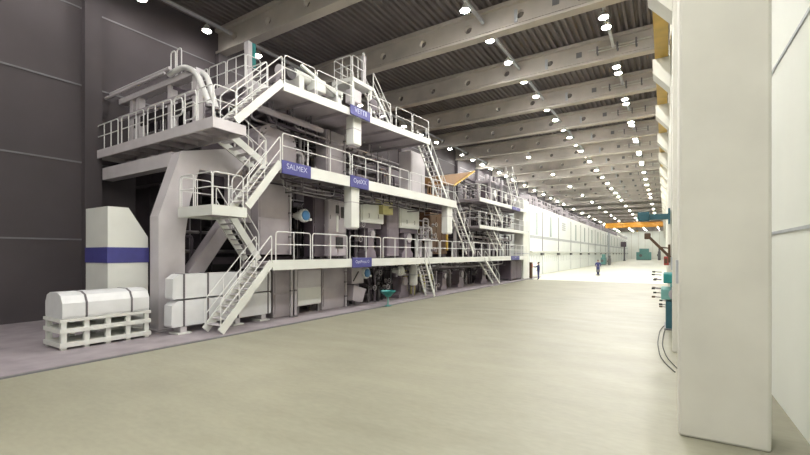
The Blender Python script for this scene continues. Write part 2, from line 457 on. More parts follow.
S0 = (-1, 0, 0)
stair('steel_stairs', 'white stairs rising from the floor to the lower walkway beside the white bundles', (XF - .02, 8.0, .13), (XF - .02, 10.02, 2.33), S0, .85, 11)
stair('steel_stairs', 'stairs seen from below between the lower walkway and the small square landing', (-13.02, 10.25, 2.42), (-13.02, 9.02, 4.1), S0, .8, 8)
stair('steel_stairs', 'white stairs from the small square landing up to the middle walkway', (XF - .02, 9.0, 4.25), (XF - .02, 10.42, 6.0), S0, .85, 8)
stair('steel_stairs', 'short dark-backed stairs from the middle walkway to the cross walkway', (-13.02, 10.6, 6.06), (-13.02, 8.98, 6.9), S0, .8, 4)
stair('steel_stairs', 'white stairs from the cross walkway up to the top deck', (XF - .02, 8.55, 7.05), (XF - .02, 10.5, 9.0), S0, .85, 9)
# ladders / ship stairs further down the machine
def ship(label, p0, p1, x, n):
    a, b = P(*p0, x=x), P(*p1, x=x)
    return stair('ship_ladder', label, a, b, S0, .6, n, hand=.8, st=.15, mid=False, tread_d=.16)
a = P(436, 297, z=.05); b = P(420, 262, x=a.x)
stair('ship_ladder', 'steep white ladder from the floor up to the lower walkway behind the white tank', (a.x - .1, a.y, .1), (a.x - .1, a.y - 1.15, 2.3), S0, .6, 9, hand=.8, st=.15, mid=False, tread_d=.16)
ship('steep white ladder from the top deck end down to the middle walkway', (447, 198), (426, 141), -12.05, 11)
ship('steep white ladder from the middle walkway end down to the lower walkway', (474, 254), (455, 203), -12.05, 13)

# ------------------------------------------------------------------ big end frame
def poly_px(pts, x): return [(P(a, b, x=x).y, P(a, b, x=x).z) for a, b in pts]
def side_frame(name, label, pts, x, depth, m, cat='frame'):
    pl = poly_px(pts, x); t = thing(name, label, cat, (x, pl[0][0], 0))
    return t, pl
t, pl = side_frame('wet_end_portal', 'big pale lilac portal frame standing at the machine end', [(181, 151), (158.6, 216), (158.6, 336), (185, 334), (185, 237), (190, 202), (199.5, 169.5), (240, 177), (247, 148)], -14.2, .5, 'lilac_light')
pl = [(y_, max(z_, .05)) for y_, z_ in pl]
leg = [pl[0], pl[1], (pl[1][0], .05), (pl[4][0], .05), pl[4], pl[5], pl[6], ]
top = [pl[0], pl[6], pl[7], pl[8]]
MB().prism(leg, 'x', -14.75, -14.2).build('leg', 'lilac_light', t)
MB().prism(top, 'x', -14.75, -14.2).build('top_beam', 'lilac_light', t)
MB().box(-14.85, -14.1, pl[1][0] - .1, pl[4][0] + .1, .05, .11).build('base_plate', 'lilac', t)
a, b = P(190, 276, x=-14.5), P(238, 205, x=-14.5)
MB().bar(a, b, .5, .5, up=(0, 0, 1)).build('diagonal_strut', 'lilac', t)
MB().box(-14.8, -14.3, a.y - .35, a.y + .35, .05, a.z).build('strut_foot', 'lilac', t)
MB().box(-14.8, -14.25, Y(232, -14.3), Y(250, -14.3), 3.9, pl[7][1] + .4).build('right_leg', 'lilac', t)
# ledge beam left of the frame
MB().box(-20.1, -14.75, 7.9, 8.3, 5.75, 6.25).build('cross_beam', 'lilac_light', t)
# second frame: wide lilac column behind the stairs
def machine_column(label, px0, px1, x, z0, z1, m='lilac', d=1.0, pipe=True, name='machine_column'):
    y0, y1 = Y(px0, x), Y(px1, x); t = thing(name, label, 'column', (x - d / 2, (y0 + y1) / 2, z0))
    MB().cbox(x - d, x, y0, y1, z0, z1, .03).build('shaft', m, t)
    MB().box(x, x + .03, y0 + .08, y1 - .08, z0 + .15, z0 + (z1 - z0) * .48).build('cover_plate', m, t)
    MB().box(x, x + .03, y0 + .08, y1 - .08, z0 + (z1 - z0) * .52, z1 - .15).build('cover_plate', m, t)
    if pipe:
        MB().tube([(x + .09, y1 - .12, z0), (x + .09, y1 - .12, z1)], .045, 8).build('riser_pipe', 'lilac_light', t)
        for q in (.25, .6, .85): MB().box(x, x + .14, y1 - .19, y1 - .05, z0 + (z1 - z0) * q, z0 + (z1 - z0) * q + .06).build('pipe_clamp', 'steel', t)
    return t
machine_column('wide lilac machine column behind the middle stairs with a riser pipe', 258, 291, -13.85, 2.6, 5.55)
machine_column('lilac machine base block under the lower walkway next to the stair foot', 273, 290, -13.3, .05, 2.0, pipe=False)
machine_column('pale column carrying the far end of the top deck', 411, 425, -13.2, 6.2, 9.0, 'lilac_light', .9, False)
machine_column('grey lilac column between the two white hoods', 387, 399, -13.6, 2.5, 5.7, 'lilac_mid', .8, False)
machine_column('lilac column behind the middle railing beneath the top deck', 326, 345, -14.0, 6.2, 8.75, 'lilac', .7, True)
machine_column('dark lilac panel column right of the blue motor', 313, 326, -13.8, 2.5, 5.5, 'lilac_dark', .6, False)
machine_column('lilac machine column on the floor between white cabinet and chute', 322, 346, -13.3, .05, 2.02, 'lilac', 1.0, True)

# machine interior: rolls, and body panels whose dark colour carries the shade of the voids
t = thing('wet_section', 'machine body behind the walkways with the shade of the voids put into its dark colour', 'machine', (-17, 18, .05))
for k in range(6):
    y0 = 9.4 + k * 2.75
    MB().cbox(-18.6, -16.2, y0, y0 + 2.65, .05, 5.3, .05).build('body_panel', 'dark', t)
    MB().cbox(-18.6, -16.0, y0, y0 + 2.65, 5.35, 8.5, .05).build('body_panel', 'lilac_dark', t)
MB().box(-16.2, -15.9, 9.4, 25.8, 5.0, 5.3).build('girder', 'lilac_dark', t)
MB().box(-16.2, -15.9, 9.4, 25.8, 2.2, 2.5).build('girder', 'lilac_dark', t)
rolls = [(11.6, 3.6, .45), (12.7, 1.1, .4), (14.6, 3.4, .5), (16.6, 3.1, .42), (16.4, 1.2, .5), (17.9, .9, .42), (19.6, 3.2, .45), (18.9, 1.6, .35), (21.6, 3.3, .5), (20.8, .95, .4), (23.4, 3.1, .45), (23.2, 1.1, .5), (25.4, 1.2, .45), (12.0, 7.2, .4), (15.6, 7.3, .45), (18.6, 7.2, .42), (21.2, 7.4, .4)]
def roll(y, z, r, x0, x1, label, group):
    t = thing('machine_roll', label, 'roll', (x1, y, z - r), group)
    MB().cyl((x0, y, z), (x1, y, z), r, n=24).build('shell', 'steel', t, smooth=True)
    MB().lathe((x1, y, z), (1, 0, 0), [(0, r * .8), (.05, r * .8), (.06, r * .45), (.25, r * .45), (.26, r * .2), (.4, r * .2)], 18).build('journal', 'lilac_dark', t, smooth=True)
    MB().cbox(x1 + .06, x1 + .3, y - r * .6, y + r * .6, z - r * .75, z + r * .6, .04).build('bearing_housing', 'lilac', t)
for y, z, r in rolls:
    roll(y, z, r, -16.2, -15.45, 'steel machine roll with lilac bearing block behind the walkway railings', 'rolls inside the machine')

# ------------------------------------------------------------------ equipment under and on the walkways
def motor(label, px, py, x, r, cov):
    c = P(px, py, x=x); t = thing('drive_motor', label, 'motor', (c.x, c.y, c.z - r))
    MB().lathe(c, (1, 0, 0), [(-.5, r * .55), (-.12, r * .6), (-.1, r), (.04, r), (.07, r * .93)], 24).build('housing', 'white', t, smooth=True)
    MB().lathe(c + Vector((.07, 0, 0)), (1, 0, 0), [(0, r * .74), (.05, r * .72), (.07, r * .6)], 24).build('cover', cov, t, smooth=True)
    MB().cbox(c.x - .12, c.x + .1, c.y + r * .75, c.y + r * 1.25, c.z - r * .75, c.z - r * .35, .03).build('terminal_box', 'white', t)
    MB().cbox(c.x - .5, c.x - .1, c.y - r * .8, c.y + r * .8, c.z - r * .35, c.z + r * .35, .03).build('gearbox', 'white', t)
    MB().cyl((-16.2, c.y, c.z), (c.x - .4, c.y, c.z), .07, n=10).build('drive_shaft', 'steel', t, smooth=True)
    for k in range(8):
        an = k * math.pi / 4
        MB().cyl(c + Vector((.05, math.cos(an) * r * .86, math.sin(an) * r * .86)), c + Vector((.085, math.cos(an) * r * .86, math.sin(an) * r * .86)), .018, n=6).build('bolt', 'steel', t)
    return t
motor('white motor with blue round cover beside the wide lilac column', 304.5, 215.5, -13.6, .30, 'motor_blue')
motor('white-rimmed motor with blue round cover hanging below the lower walkway', 366, 273, -12.9, .29, 'motor_blue')
motor('all-white round drive cover below the lower walkway near the white tank', 401, 271, -12.75, .28, 'white')

def signplate(label, px0, px1, x, z0, z1, text, dz=0):
    y0, y1 = Y(px0, x), Y(px1, x); t = thing('name_plate', label, 'sign', (x, (y0 + y1) / 2, z0))
    h = z1 - z0
    MB().prism([(x, z0), (x + .035, z0), (x + .05, z0 + .02), (x + .05, z1 - .02), (x + .035, z1), (x, z1)], 'y', y0, y1).build('plate', 'blue', t)
    cu = bpy.data.curves.new('lettering', 'FONT'); cu.body = text; cu.align_x = 'CENTER'; cu.align_y = 'CENTER'; cu.extrude = .004
    ob = bpy.data.objects.new('lettering', cu); C.objects.link(ob)
    dg = bpy.context.evaluated_depsgraph_get(); me = bpy.data.meshes.new_from_object(ob.evaluated_get(dg))
    bpy.data.objects.remove(ob); bpy.data.curves.remove(cu)
    xs = [v.co.x for v in me.vertices]; ys_ = [v.co.y for v in me.vertices]
    s = min((y1 - y0) * .72 / (max(xs) - min(xs)), h * .5 / (max(ys_) - min(ys_)))
    me.transform(Matrix.Translation((x + .054 - LOC[t.name][0], 0, h * .58)) @ Matrix(((0, 0, 1, 0), (1, 0, 0, 0), (0, 1, 0, 0), (0, 0, 0, 1))) @ Matrix.Scale(s, 4))
    me.materials.clear(); me.materials.append(MATS['print'])
    lo = bpy.data.objects.new('lettering', me); C.objects.link(lo); lo.parent = t
    return t
signplate('wide blue name plate on the middle walkway edge at the stair head', 281.5, 310, XF, 5.62, 6.12, 'SALMEX')
signplate('blue name plate on the middle walkway edge above the hanging white post', 350, 368, XF, 5.66, 6.2, 'OptiXX')
signplate('blue name plate on the top deck edge', 350, 369.5, -11.84, 8.86, 9.3, 'VETTII')
signplate('grey blue name plate on the lower walkway edge above the blue motor', 352, 371, XF, 2.0, 2.46, 'OptiPress O')
signplate('small blue name plate at the far end of the lower walkway', 511, 519, XF, 2.05, 2.42, 'OptiX')

def cabinet(name, label, cat, px0, px1, x, z0, z1, d, m, doors=2, feet=True, split_z=None, mlow=None, handle=True, fh=.1):
    y0, y1 = Y(px0, x), Y(px1, x); t = thing(name, label, cat, (x - d / 2, (y0 + y1) / 2, z0))
    zb = z0 + (fh if feet else 0)
    MB().cbox(x - d, x, y0, y1, zb, z1, .03).build('body', m, t)
    if feet:
        for yy in (y0 + .1, y1 - .1):
            for xx in (x - d + .1, x - .1): MB().box(xx - .05, xx + .05, yy - .05, yy + .05, z0, zb).build('foot', 'steel', t)
    rows = [(zb, z1, m)] if split_z is None else [(zb, split_z, mlow or m), (split_z, z1, m)]
    w_ = (y1 - y0) / doors
    for k in range(doors):
        for (a, b, mm) in rows:
            dr = MB().cbox(x + .001, x + .03, y0 + k * w_ + .03, y0 + (k + 1) * w_ - .03, a + .04, b - .04, .008).build('door', mm, t)
            if handle: MB().tube([(x + .05, y0 + k * w_ + .12, (a + b) / 2 - .1), (x + .05, y0 + k * w_ + .12, (a + b) / 2 + .1)], .015, 6).build('handle', 'steel', dr)
    return t
cabinet('white_cabinet', 'two-tone white and lilac cabinet under the lower walkway next to twin pipes', 'cabinet', 297, 321, -13.2, .05, 1.95, .7, 'lilac_light', 1, True, 1.2, 'white', False, .34)
for k, px in enumerate((291.5, 295.5)):
    c = P(px, 300, x=-12.95); t = thing('riser_pipe', 'pair of pale vertical pipes with floor flanges beside the white cabinet', 'pipe', (c.x, c.y, .05), 'twin riser pipes')
    MB().tube([(c.x, c.y, .05), (c.x, c.y, 2.03)], .05, 10).build('tube', 'lilac_light', t, smooth=True)
    MB().cyl((c.x, c.y, .05), (c.x, c.y, .1), .11, n=12).build('floor_flange', 'steel', t)
    MB().cyl((c.x, c.y, 1.1), (c.x, c.y, 1.16), .085, n=12).build('coupling', 'steel', t)
# cabinet with display on the walkway
t = cabinet('control_cabinet', 'lilac control cabinet with dark windows standing on the lower walkway', 'cabinet', 328, 346, -13.55, 2.42, 5.2, .7, 'lilac', 2, True, 3.6)
yy0, yy1 = Y(328, -13.52), Y(346, -13.52); L = yy1 - yy0
MB().box(-13.52, -13.49, yy0 + L * .42, yy0 + L * .58, 4.6, 5.0).build('window', 'dark', t)
MB().box(-13.52, -13.49, yy0 + L * .72, yy0 + L * .9, 4.4, 4.95).build('window', 'dark', t)
MB().box(-13.52, -13.50, yy0 + L * .44, yy0 + L * .55, 3.7, 4.5).build('notice', 'white', t)
MB().box(-13.52, -13.49, yy0 + L * .42, yy0 + L * .8, 2.9, 3.45).build('vent_grille', 'dark', t)

def hang_post(label, px0, px1, x, z0, z1):
    y0, y1 = Y(px0, x), Y(px1, x); t = thing('hanging_post', label, 'post', (x, (y0 + y1) / 2, z0))
    MB().cbox(x - .45, x, y0, y1, z0 + .06, z1, .03).build('casing', 'white', t)
    MB().cbox(x - .40, x - .05, y0 + .06, y1 - .06, z0, z0 + .07, .02).build('end_cap', 'lilac_light', t)
    MB().box(x - .46, x + .012, y0 - .012, y1 + .012, z0 + (z1 - z0) * .55, z0 + (z1 - z0) * .55 + .03).build('seam', 'lilac', t)
hang_post('white post casing hanging from the top deck under its name plate', 353.5, 361.5, XF - .1, 7.65, 9.02)
hang_post('white post casing hanging from the middle walkway under a name plate', 351.5, 359.5, XF - .1, 3.78, 5.99)
hang_post('white post hanging from the far end of the middle walkway', 447.5, 452.5, XF - .15, 3.95, 6.07)

def hood_box(label, px0, px1, x, z0, z1, d):
    y0, y1 = Y(px0, x), Y(px1, x); t = thing('white_hood', label, 'hood', (x - d / 2, (y0 + y1) / 2, z0))
    MB().cbox(x - d, x, y0, y1, z0, z1, .06).build('shell', 'white', t)
    MB().cbox(x, x + .03, y0 + .12, y1 - .12, z0 + .12, z1 - .12, .01).build('door', 'white', t)
    MB().box(x - d + .1, x - .1, y0 + .15, y1 - .15, z0 - .28, z0).build('support', 'lilac_dark', t)
    for q in (.3, .7): MB().tube([(x + .03, y0 + (y1 - y0) * q, z0 + .3), (x + .07, y0 + (y1 - y0) * q, z0 + .3), (x + .07, y0 + (y1 - y0) * q, z0 + .5), (x + .03, y0 + (y1 - y0) * q, z0 + .5)], .014, 6).build('handle', 'steel', t)
hood_box('white boxy hood left of the yellow panel above the lower walkway', 361, 384, -13.5, 4.3, 5.45, 1.2)
hood_box('white boxy hood right of the yellow panel above the lower walkway', 400, 419.5, -13.5, 4.2, 5.5, 1.2)
y0, y1 = Y(383, -13.2), Y(393, -13.2)
t = thing('yellow_panel', 'pale yellow panel with bracket between the two white hoods', 'panel', (-13.2, (y0 + y1) / 2, 4.95))
MB().cbox(-13.6, -13.2, y0, y1, 4.85, 5.55, .015).build('plate', 'yellow_pale', t)
MB().box(-13.34, -13.28, y0 - .5, y0 + .3, 5.3, 5.62).build('bracket', 'yellow_pale', t)

# pedestals carrying the hoods and rolls over the lower walkway
def pedestal(label, px0, px1, x, z0, z1, m='lilac_mid', d=.6):
    y0, y1 = Y(px0, x), Y(px1, x); t = thing('machine_pedestal', label, 'pedestal', (x - d / 2, (y0 + y1) / 2, z0))
    ym = (y0 + y1) / 2; h = z1 - z0; wy = (y1 - y0) / 2
    MB().prism([(ym - wy, z0), (ym + wy, z0), (ym + wy, z0 + h * .15), (ym + wy * .6, z0 + h * .3), (ym + wy * .6, z1), (ym - wy * .6, z1), (ym - wy * .6, z0 + h * .3), (ym - wy, z0 + h * .15)], 'x', x - d, x).build('stand', m, t)
    MB().cyl((x, ym, z1 - h * .2), (x + .14, ym, z1 - h * .2), wy * .45, n=16).build('bearing_cap', 'lilac', t, smooth=True)
    for s in (-.8, .8): MB().cyl((x - .1, ym + wy * s, z0 + h * .15), (x - .1, ym + wy * s, z0 + h * .15 + .05), .03, n=6).build('bolt', 'steel', t)
pedestal('lilac bearing pedestal under the left white hood', 366, 376, -13.6, 2.42, 4.02)
pedestal('lilac bearing pedestal under the right white hood', 402, 413, -13.6, 2.42, 3.92)
pedestal('lilac floor pedestal next to the white tank', 399, 409, -13.1, .05, 1.25)
pedestal('small lilac floor pedestal below the blue motor', 352, 361, -13.6, .05, 1.6)
# chute
t = thing('sheet_chute', 'lilac sheet-metal chute box below the blue motor on the floor strip', 'chute', (-13, Y(357, -13), .05))
y0, y1 = Y(351, -13.0), Y(364, -13.0)
MB().box(-13.6, -12.95, y0, y1 - .1, 1.15, 1.95).build('upper_box', 'lilac', t)
MB().prism([(y0, .35), (y1 - .25, .2), (y1 + .05, .85), (y0 + .1, 1.1)], 'x', -13.5, -12.9).build('tray', 'lilac', t)
for s in (y0 + .15, y1 - .3): MB().box(-13.4, -13.3, s - .04, s + .04, .05, .4).build('leg', 'steel', t)
MB().bar((-12.93, y0 + .1, 1.3), (-12.93, y0 + .5, 1.75), .03, .05).build('lever', 'dark', t)
# white tank
y0, y1 = Y(410.5, -12.75), Y(418.5, -12.75); yc, r = (y0 + y1) / 2, .27
t = thing('white_tank', 'white cylindrical tank hanging under the lower walkway beside the ladder', 'tank', (-12.8, yc, .7))
MB().lathe((-12.85, yc, .72), (0, 0, 1), [(0, r * .5), (.06, r * .95), (.1, r), (1.2, r), (1.3, r)], 24).build('shell', 'white', t, smooth=True)
MB().tube([(-12.85, yc, .72), (-12.85, yc, .05)], .05, 8).build('drain_pipe', 'lilac', t)
MB().cyl((-12.85, yc, 1.35), (-12.85, yc, 1.40), r + .01, n=24).build('band', 'hood_grey', t)
# teal tub
c = P(388, 306, z=.05)
t = thing('teal_funnel', 'teal funnel tub on a single leg standing on the floor strip', 'tub', (c.x, c.y, .05))
MB().lathe((c.x, c.y, .5), (0, 0, 1), [(0, .09), (.04, .14), (.26, .37), (.3, .39), (.31, .36), (.12, .18)], 20).build('bowl', 'teal', t, smooth=True)
MB().tube([(c.x, c.y, .05), (c.x, c.y, .52)], .035, 8).build('leg', 'green_pale', t)
MB().cyl((c.x, c.y, .05), (c.x, c.y, .08), .16, n=16).build('base_plate', 'teal', t)
MB().box(c.x - .05, c.x + .05, c.y + .3, c.y + .6, .73, .78).build('spout', 'teal', t)

# pipework clusters
def pipes(label, x0, x1, y0, y1, z0, z1, n, seed, ms=('lilac', 'steel', 'lilac_light', 'lilac_dark'), valves=2, r=(.03, .08)):
    rnd = random.Random(seed); t = thing('pipework', label, 'pipes', ((x0 + x1) / 2, (y0 + y1) / 2, z0))
    for k in range(n):
        ya, yb = rnd.uniform(y0, y1), rnd.uniform(y0, y1); xa = rnd.uniform(x0, x1); za, zb = rnd.uniform(z0 + (z1 - z0) * .3, z1), z0
        rr = rnd.uniform(*r); sty = rnd.random()
        if sty < .45: pts = [(xa, ya, zb), (xa, ya, za), (x0, ya, za)]
        elif sty < .8: pts = [(xa, ya, zb), (xa, ya, za), (xa, yb, za), (xa, yb, z1 if rnd.random() < .5 else (z0 + za) / 2)]
        else: pts = [(xa, y0, za), (xa, y1, za)]
        MB().tube(fillet(pts, rr * 3, 3), rr, 7).build('pipe', rnd.choice(ms), t, smooth=True)
    for k in range(valves):
        c = Vector((x1, rnd.uniform(y0, y1), rnd.uniform(z0 + .3, z1)))
        v = MB().lathe(c, (1, 0, 0), [(-.12, .09), (-.05, .12), (0, .07), (.12, .03), (.2, .03)], 12).build('valve', 'steel', t, smooth=True)
        MB().tube([c + Vector((.2, math.cos(q * math.pi / 6) * .13, math.sin(q * math.pi / 6) * .13)) for q in range(12)], .015, 5, closed=True).build('hand_wheel', 'lilac_light', v)
    return t
zz = .05
pipes('dark pipes and valves under the lower walkway behind the teal funnel', -14.2, -13.1, 17.2, 19.5, zz, 1.95, 18, 1, ('dark', 'lilac_dark', 'dark', 'steel'), 4)
pipes('pipes and hoses under the lower walkway behind the steep floor ladder', -14.2, -13.0, 21.6, 25.5, zz, 1.95, 16, 2, ('dark', 'lilac_dark', 'steel', 'lilac', 'yellow_pale'), 4)  # pale yellow in the mix puts yellow lamplight into the pipe colour
pipes('tangle of pipes at the machine side beyond the right white hood', -14.0, -13.0, Y(420, -13.5), Y(430, -13.5), 2.42, 5.2, 16, 3, ('lilac_light', 'steel', 'lilac', 'rail'), 5)
pipes('pipes between the lilac pedestals over the lower walkway', -15.1, -14.75, Y(376, -14.5), Y(400, -14.5), 2.42, 4.0, 12, 4, valves=3)
pipes('pipes beneath the left white hood behind the railing', -14.4, -13.6, Y(346, -14), Y(362, -14), 2.42, 4.6, 10, 5, valves=2)
pipes('vertical pipes behind the middle walkway railing beneath the top deck', -15.4, -14.4, Y(292, -14.4), Y(316, -14.4), 6.25, 8.6, 18, 6, valves=3)
pipes('pipes behind the middle walkway next to the hanging white post', -15.4, -14.4, Y(346, -14.4), Y(408, -14.4), 6.25, 8.7, 20, 7, valves=4)
pipes('pipes in the dark gap behind the big end frame', -15.9, -15.2, Y(184, -15), Y(254, -15), .3, 5.2, 16, 8, ('dark', 'lilac_dark', 'steel'), 3)
def runs(label, x0, x1, y0, y1, z0, z1, n, seed, ms, r=(.015, .045)):
    """thin pipes and cables running along the machine with a few drops"""
    rnd = random.Random(seed); t = thing('cable_run', label, 'pipes', ((x0 + x1) / 2, (y0 + y1) / 2, z0))
    for k in range(n):
        x, z = rnd.uniform(x0, x1), rnd.uniform(z0, z1); a = rnd.uniform(y0, y0 + (y1 - y0) * .6); b = min(y1, a + rnd.uniform(1.5, (y1 - y0) * .7)); rr = rnd.uniform(*r)
        pts = [(x, a, z1 + .1), (x, a, z), (x, (a + b) / 2, z - rnd.uniform(0, .12)), (x, b, z), (x, b, z1 + .1)]
        MB().tube(fillet(pts, .25, 3), rr, 6).build('pipe', rnd.choice(ms), t, smooth=True)
    for k in range(6):
        y = y0 + (y1 - y0) * (k + .5) / 6
        MB().box(x0 - .03, x1 + .03, y - .03, y + .03, z0 - .05, z0).build('hanger', 'steel', t)
        for x in (x0, x1): MB().box(x - .015, x + .015, y - .02, y + .02, z0 - .05, z1 + .12).build('hanger_rod', 'steel', t)
    return t
CM = ('lilac', 'lilac_dark', 'dark', 'lilac_light', 'steel')
runs('thin pipes and cables slung under the middle walkway', -13.6, -12.6, 10.9, 25.2, 5.25, 5.72, 22, 31, CM)
runs('thin pipes and cables slung under the top deck', -15.8, -13.9, 11, 21, 8.1, 8.62, 26, 32, CM, (.02, .07))
runs('thin pipes and cables slung under the lower walkway', -13.6, -12.9, 19.5, 40, 1.55, 1.98, 22, 33, CM)
pipes('dark pipes and brackets behind the control cabinet railings', -15.5, -14.95, Y(346, -14.6), Y(372, -14.6), 2.42, 5.4, 16, 34, ('dark', 'lilac_dark', 'steel', 'lilac'), 3)
pipes('pale pipes standing behind the first blue name plate', -15.2, -14.75, Y(300, -14.5), Y(324, -14.5), 2.42, 5.4, 14, 35, ('dark', 'lilac_dark', 'steel', 'lilac'), 3)
# rounded housing between middle and top walkways
y0, y1 = Y(259, -14.2), Y(297, -14.2); yc = (y0 + y1) / 2
t = thing('round_housing', 'big round-topped lilac housing on the middle walkway', 'housing', (-15, yc, 6.1))
pl = [(y0, 6.1), (y1, 6.1)] + [(yc + (y1 - yc) * math.cos(a * math.pi / 10), 7.5 + .75 * math.sin(a * math.pi / 10)) for a in range(0, 11)]
MB().prism(pl, 'x', -15.9, -14.25).build('shell', 'lilac', t)
MB().prism([(yc + (q[0] - yc) * .82, 6.2 + (q[1] - 6.1) * .84) for q in pl], 'x', -14.25, -14.21).build('end_plate', 'lilac', t)
for k in range(9):
    a = k * math.pi / 8; p = (yc + (y1 - yc) * .9 * math.cos(a), 7.45 + .68 * math.sin(a))
    MB().cyl((-14.25, p[0], p[1]), (-14.18, p[0], p[1]), .03, n=6).build('bolt', 'steel', t)
for k, dz in enumerate((0, .22)):
    a, b = P(258, 103 - dz * 20, x=-13.4), P(322, 129 - dz * 30, x=-13.4)
    t = thing('long_pipe', ('thick' if k == 0 else 'thin') + ' lilac pipe running along under the top deck', 'pipe', (-13.4 - k * .3, (a.y + b.y) / 2, min(a.z, 8.5)))
    zc = 8.32 + dz; MB().tube([(-13.4 - k * .3, a.y - .6, zc), (-13.4 - k * .3, b.y, zc)], .12 - .05 * k, 10).build('tube', 'lilac', t, smooth=True)
    for q in (.2, .5, .8): MB().box(-13.43 - k * .3, -13.37 - k * .3, a.y + (b.y - a.y) * q - .03, a.y + (b.y - a.y) * q + .03, zc, 8.8).build('hanger', 'steel', t)

# ------------------------------------------------------------------ top deck equipment
def zdeck(y): return 9.05 + (y - 10.57) * .0289
t = thing('former_roll_unit', 'cream roll and frame unit lying on the top deck behind the railing', 'machine', (-13.1, 13, 9.05))
for y in (11.9, 14.2): MB().cbox(-13.7, -12.45, y - .14, y + .14, zdeck(y) - .06, 9.85, .03).build('stand', 'white', t)
MB().cyl((-12.72, 11.7, 9.95), (-12.72, 14.5, 9.95), .2, n=20).build('roll', 'white', t, smooth=True)
MB().cyl((-13.3, 11.4, 10.15), (-13.3, 14.9, 10.15), .2, n=16).build('roll', 'lilac_light', t, smooth=True)
MB().bar((-12.5, 11.9, 10.3), (-12.5, 14.4, 9.7), .1, .1).build('brace', 'white', t)
MB().cbox(-12.8, -12.35, 12.5, 13.2, 9.5, 10.05, .04).build('gear_case', 'white', t)
MB().cyl((-12.6, 11.3, 9.75), (-12.4, 11.3, 9.75), .25, n=16).build('fan_cover', 'dark', t, smooth=True)
MB().cyl((-13.6, 11.3, 9.75), (-12.6, 11.3, 9.75), .12, n=12).build('fan_duct', 'lilac', t, smooth=True)
MB().box(-13.2, -13.0, 11.2, 11.4, 9.0, 9.7).build('fan_stand', 'lilac', t)
z = 9.78
landing('upper_cross_walkway', 'grey railed cross walkway on legs at the back of the top deck', -18.4, -14.45, 10.7, 11.6, z, .32,
        [((-15.7, 10.75, z), (-14.5, 10.75, z)), ((-17.0, 10.75, z), (-15.8, 10.75, z)), ((-18.3, 10.75, z), (-17.1, 10.75, z)), ((-14.5, 10.8, z), (-14.5, 11.5, z))], 'lilac_light')
up = [o for o in C.objects if o.name == 'upper_cross_walkway'][0]
for x in (-18.2, -16.4, -14.65): MB().box(x - .08, x + .08, 10.8, 10.96, 8.99, z - .14).build('leg', 'lilac', up)
pipes('low pipes and brackets on the top deck behind the cream roll', -15.5, -14.4, 11, 20.5, 9.1, 10.1, 14, 11, ('white', 'lilac_light', 'rail'), 4)
# service tower
t = thing('service_tower', 'small railed service tower with ladder on the top deck', 'tower', (-12.8, 16, 9.2))
ty0, ty1, tz = Y(351, -12.6), Y(371, -12.6), 11.05
for yy in (ty0 + .08, ty1 - .08):
    for xx in (-12.6, -13.7): MB().box(xx - .07, xx + .07, yy - .07, yy + .07, zdeck(yy) - .05, tz - .18).build('post', 'white', t)
MB().box(-13.8, -12.5, ty0, ty1, tz - .2, tz).build('deck', 'white', t)
rail_panel((-12.55, ty0 + .05, tz), (-12.55, ty1 - .7, tz), sp=.5).build('railing_panel', 'rail', t)
rail_panel((-13.7, ty0 + .05, tz), (-12.65, ty0 + .05, tz), sp=.5).build('railing_panel', 'rail', t)
rail_panel((-13.7, ty0 + .05, tz), (-13.7, ty1 - .05, tz), sp=.5).build('railing_panel', 'rail', t)
MB().cbox(-12.82, -12.62, ty1 - .56, ty1 - .36, tz, tz + 1.45, .03).build('mast', 'lilac_light', t)
MB().lathe((-12.72, ty1 - .46, tz + 1.45), (0, 0, 1), [(0, .05), (.06, .09), (.14, .07), (.18, .02)], 10).build('mast_light', 'white', t)
MB().cbox(-13.3, -12.8, ty0 + .4, ty1 - .5, 10.05, 10.7, .04).build('winch_case', 'lilac_light', t)
MB().cyl((-12.75, ty1 + .1, 10.2), (-12.5, ty1 + .1, 10.2), .28, n=18).build('sheave', 'lilac_dark', t, smooth=True)
stair('ship_ladder', 'steep white ladder from the top deck up to the small service tower', (-12.5, ty1 + 1.75, zdeck(18.5) + .05), (-12.5, ty1 + .05, tz - .05), S0, .6, 8, hand=.85, st=.14, mid=True, tread_d=.16)
# teal-sided post
c = P(244, 60, x=-15.3)
t = thing('hoist_post', 'tall white box post with a teal side above the top deck', 'post', (-15.3, 11.9, 9.0))
MB().cbox(-15.9, -15.6, 11.72, 11.94, 9.0, 12.1, .03).build('casing', 'lilac_light', t)
MB().cbox(-15.9, -15.6, 11.945, 12.14, 11.0, 12.1, .03).build('side_panel', 'teal', t)
MB().box(-16.0, -15.5, 11.65, 12.2, 8.99, 9.05).build('base_plate', 'steel', t)
# ------------------------------------------------------------------ gantry at the machine end
t = thing('end_gantry', 'lilac steel gantry of posts and long beams above the cross walkway', 'gantry', (-16, 8.6, 6.97))
gx = [P(px, 120, y=8.75).x for px in (197, 172, 140)] + [-19.3]
for x in gx: MB().box(x - .13, x + .13, 8.65, 8.9, 6.92, 9.2).build('post', 'lilac_light', t)
MB().box(-20.3, gx[0] + .2, 8.6, 8.95, 9.2, 9.42).build('beam', 'lilac_light', t)
MB().box(-20.3, gx[0] + .2, 8.55, 8.65, 8.45, 8.62).build('beam', 'lilac', t)
for k in range(3): MB().box(gx[k + 1] + .13, gx[k] - .13, 8.7, 8.76, 8.0, 8.4).build('dark_panel', 'dark', t)
MB().bar((gx[1], 8.78, 9.15), (gx[0], 8.78, 8.45), .12, .12).build('brace', 'lilac_dark', t)
MB().tube([(-20.3, 8.3, 9.55), (gx[1] + .7, 8.3, 9.55)], .07, 8).build('pipe', 'lilac_light', t, smooth=True)
MB().tube([(-20.3, 8.1, 9.3), (gx[1] + .7, 8.1, 9.3)], .05, 8).build('pipe', 'lilac_light', t, smooth=True)
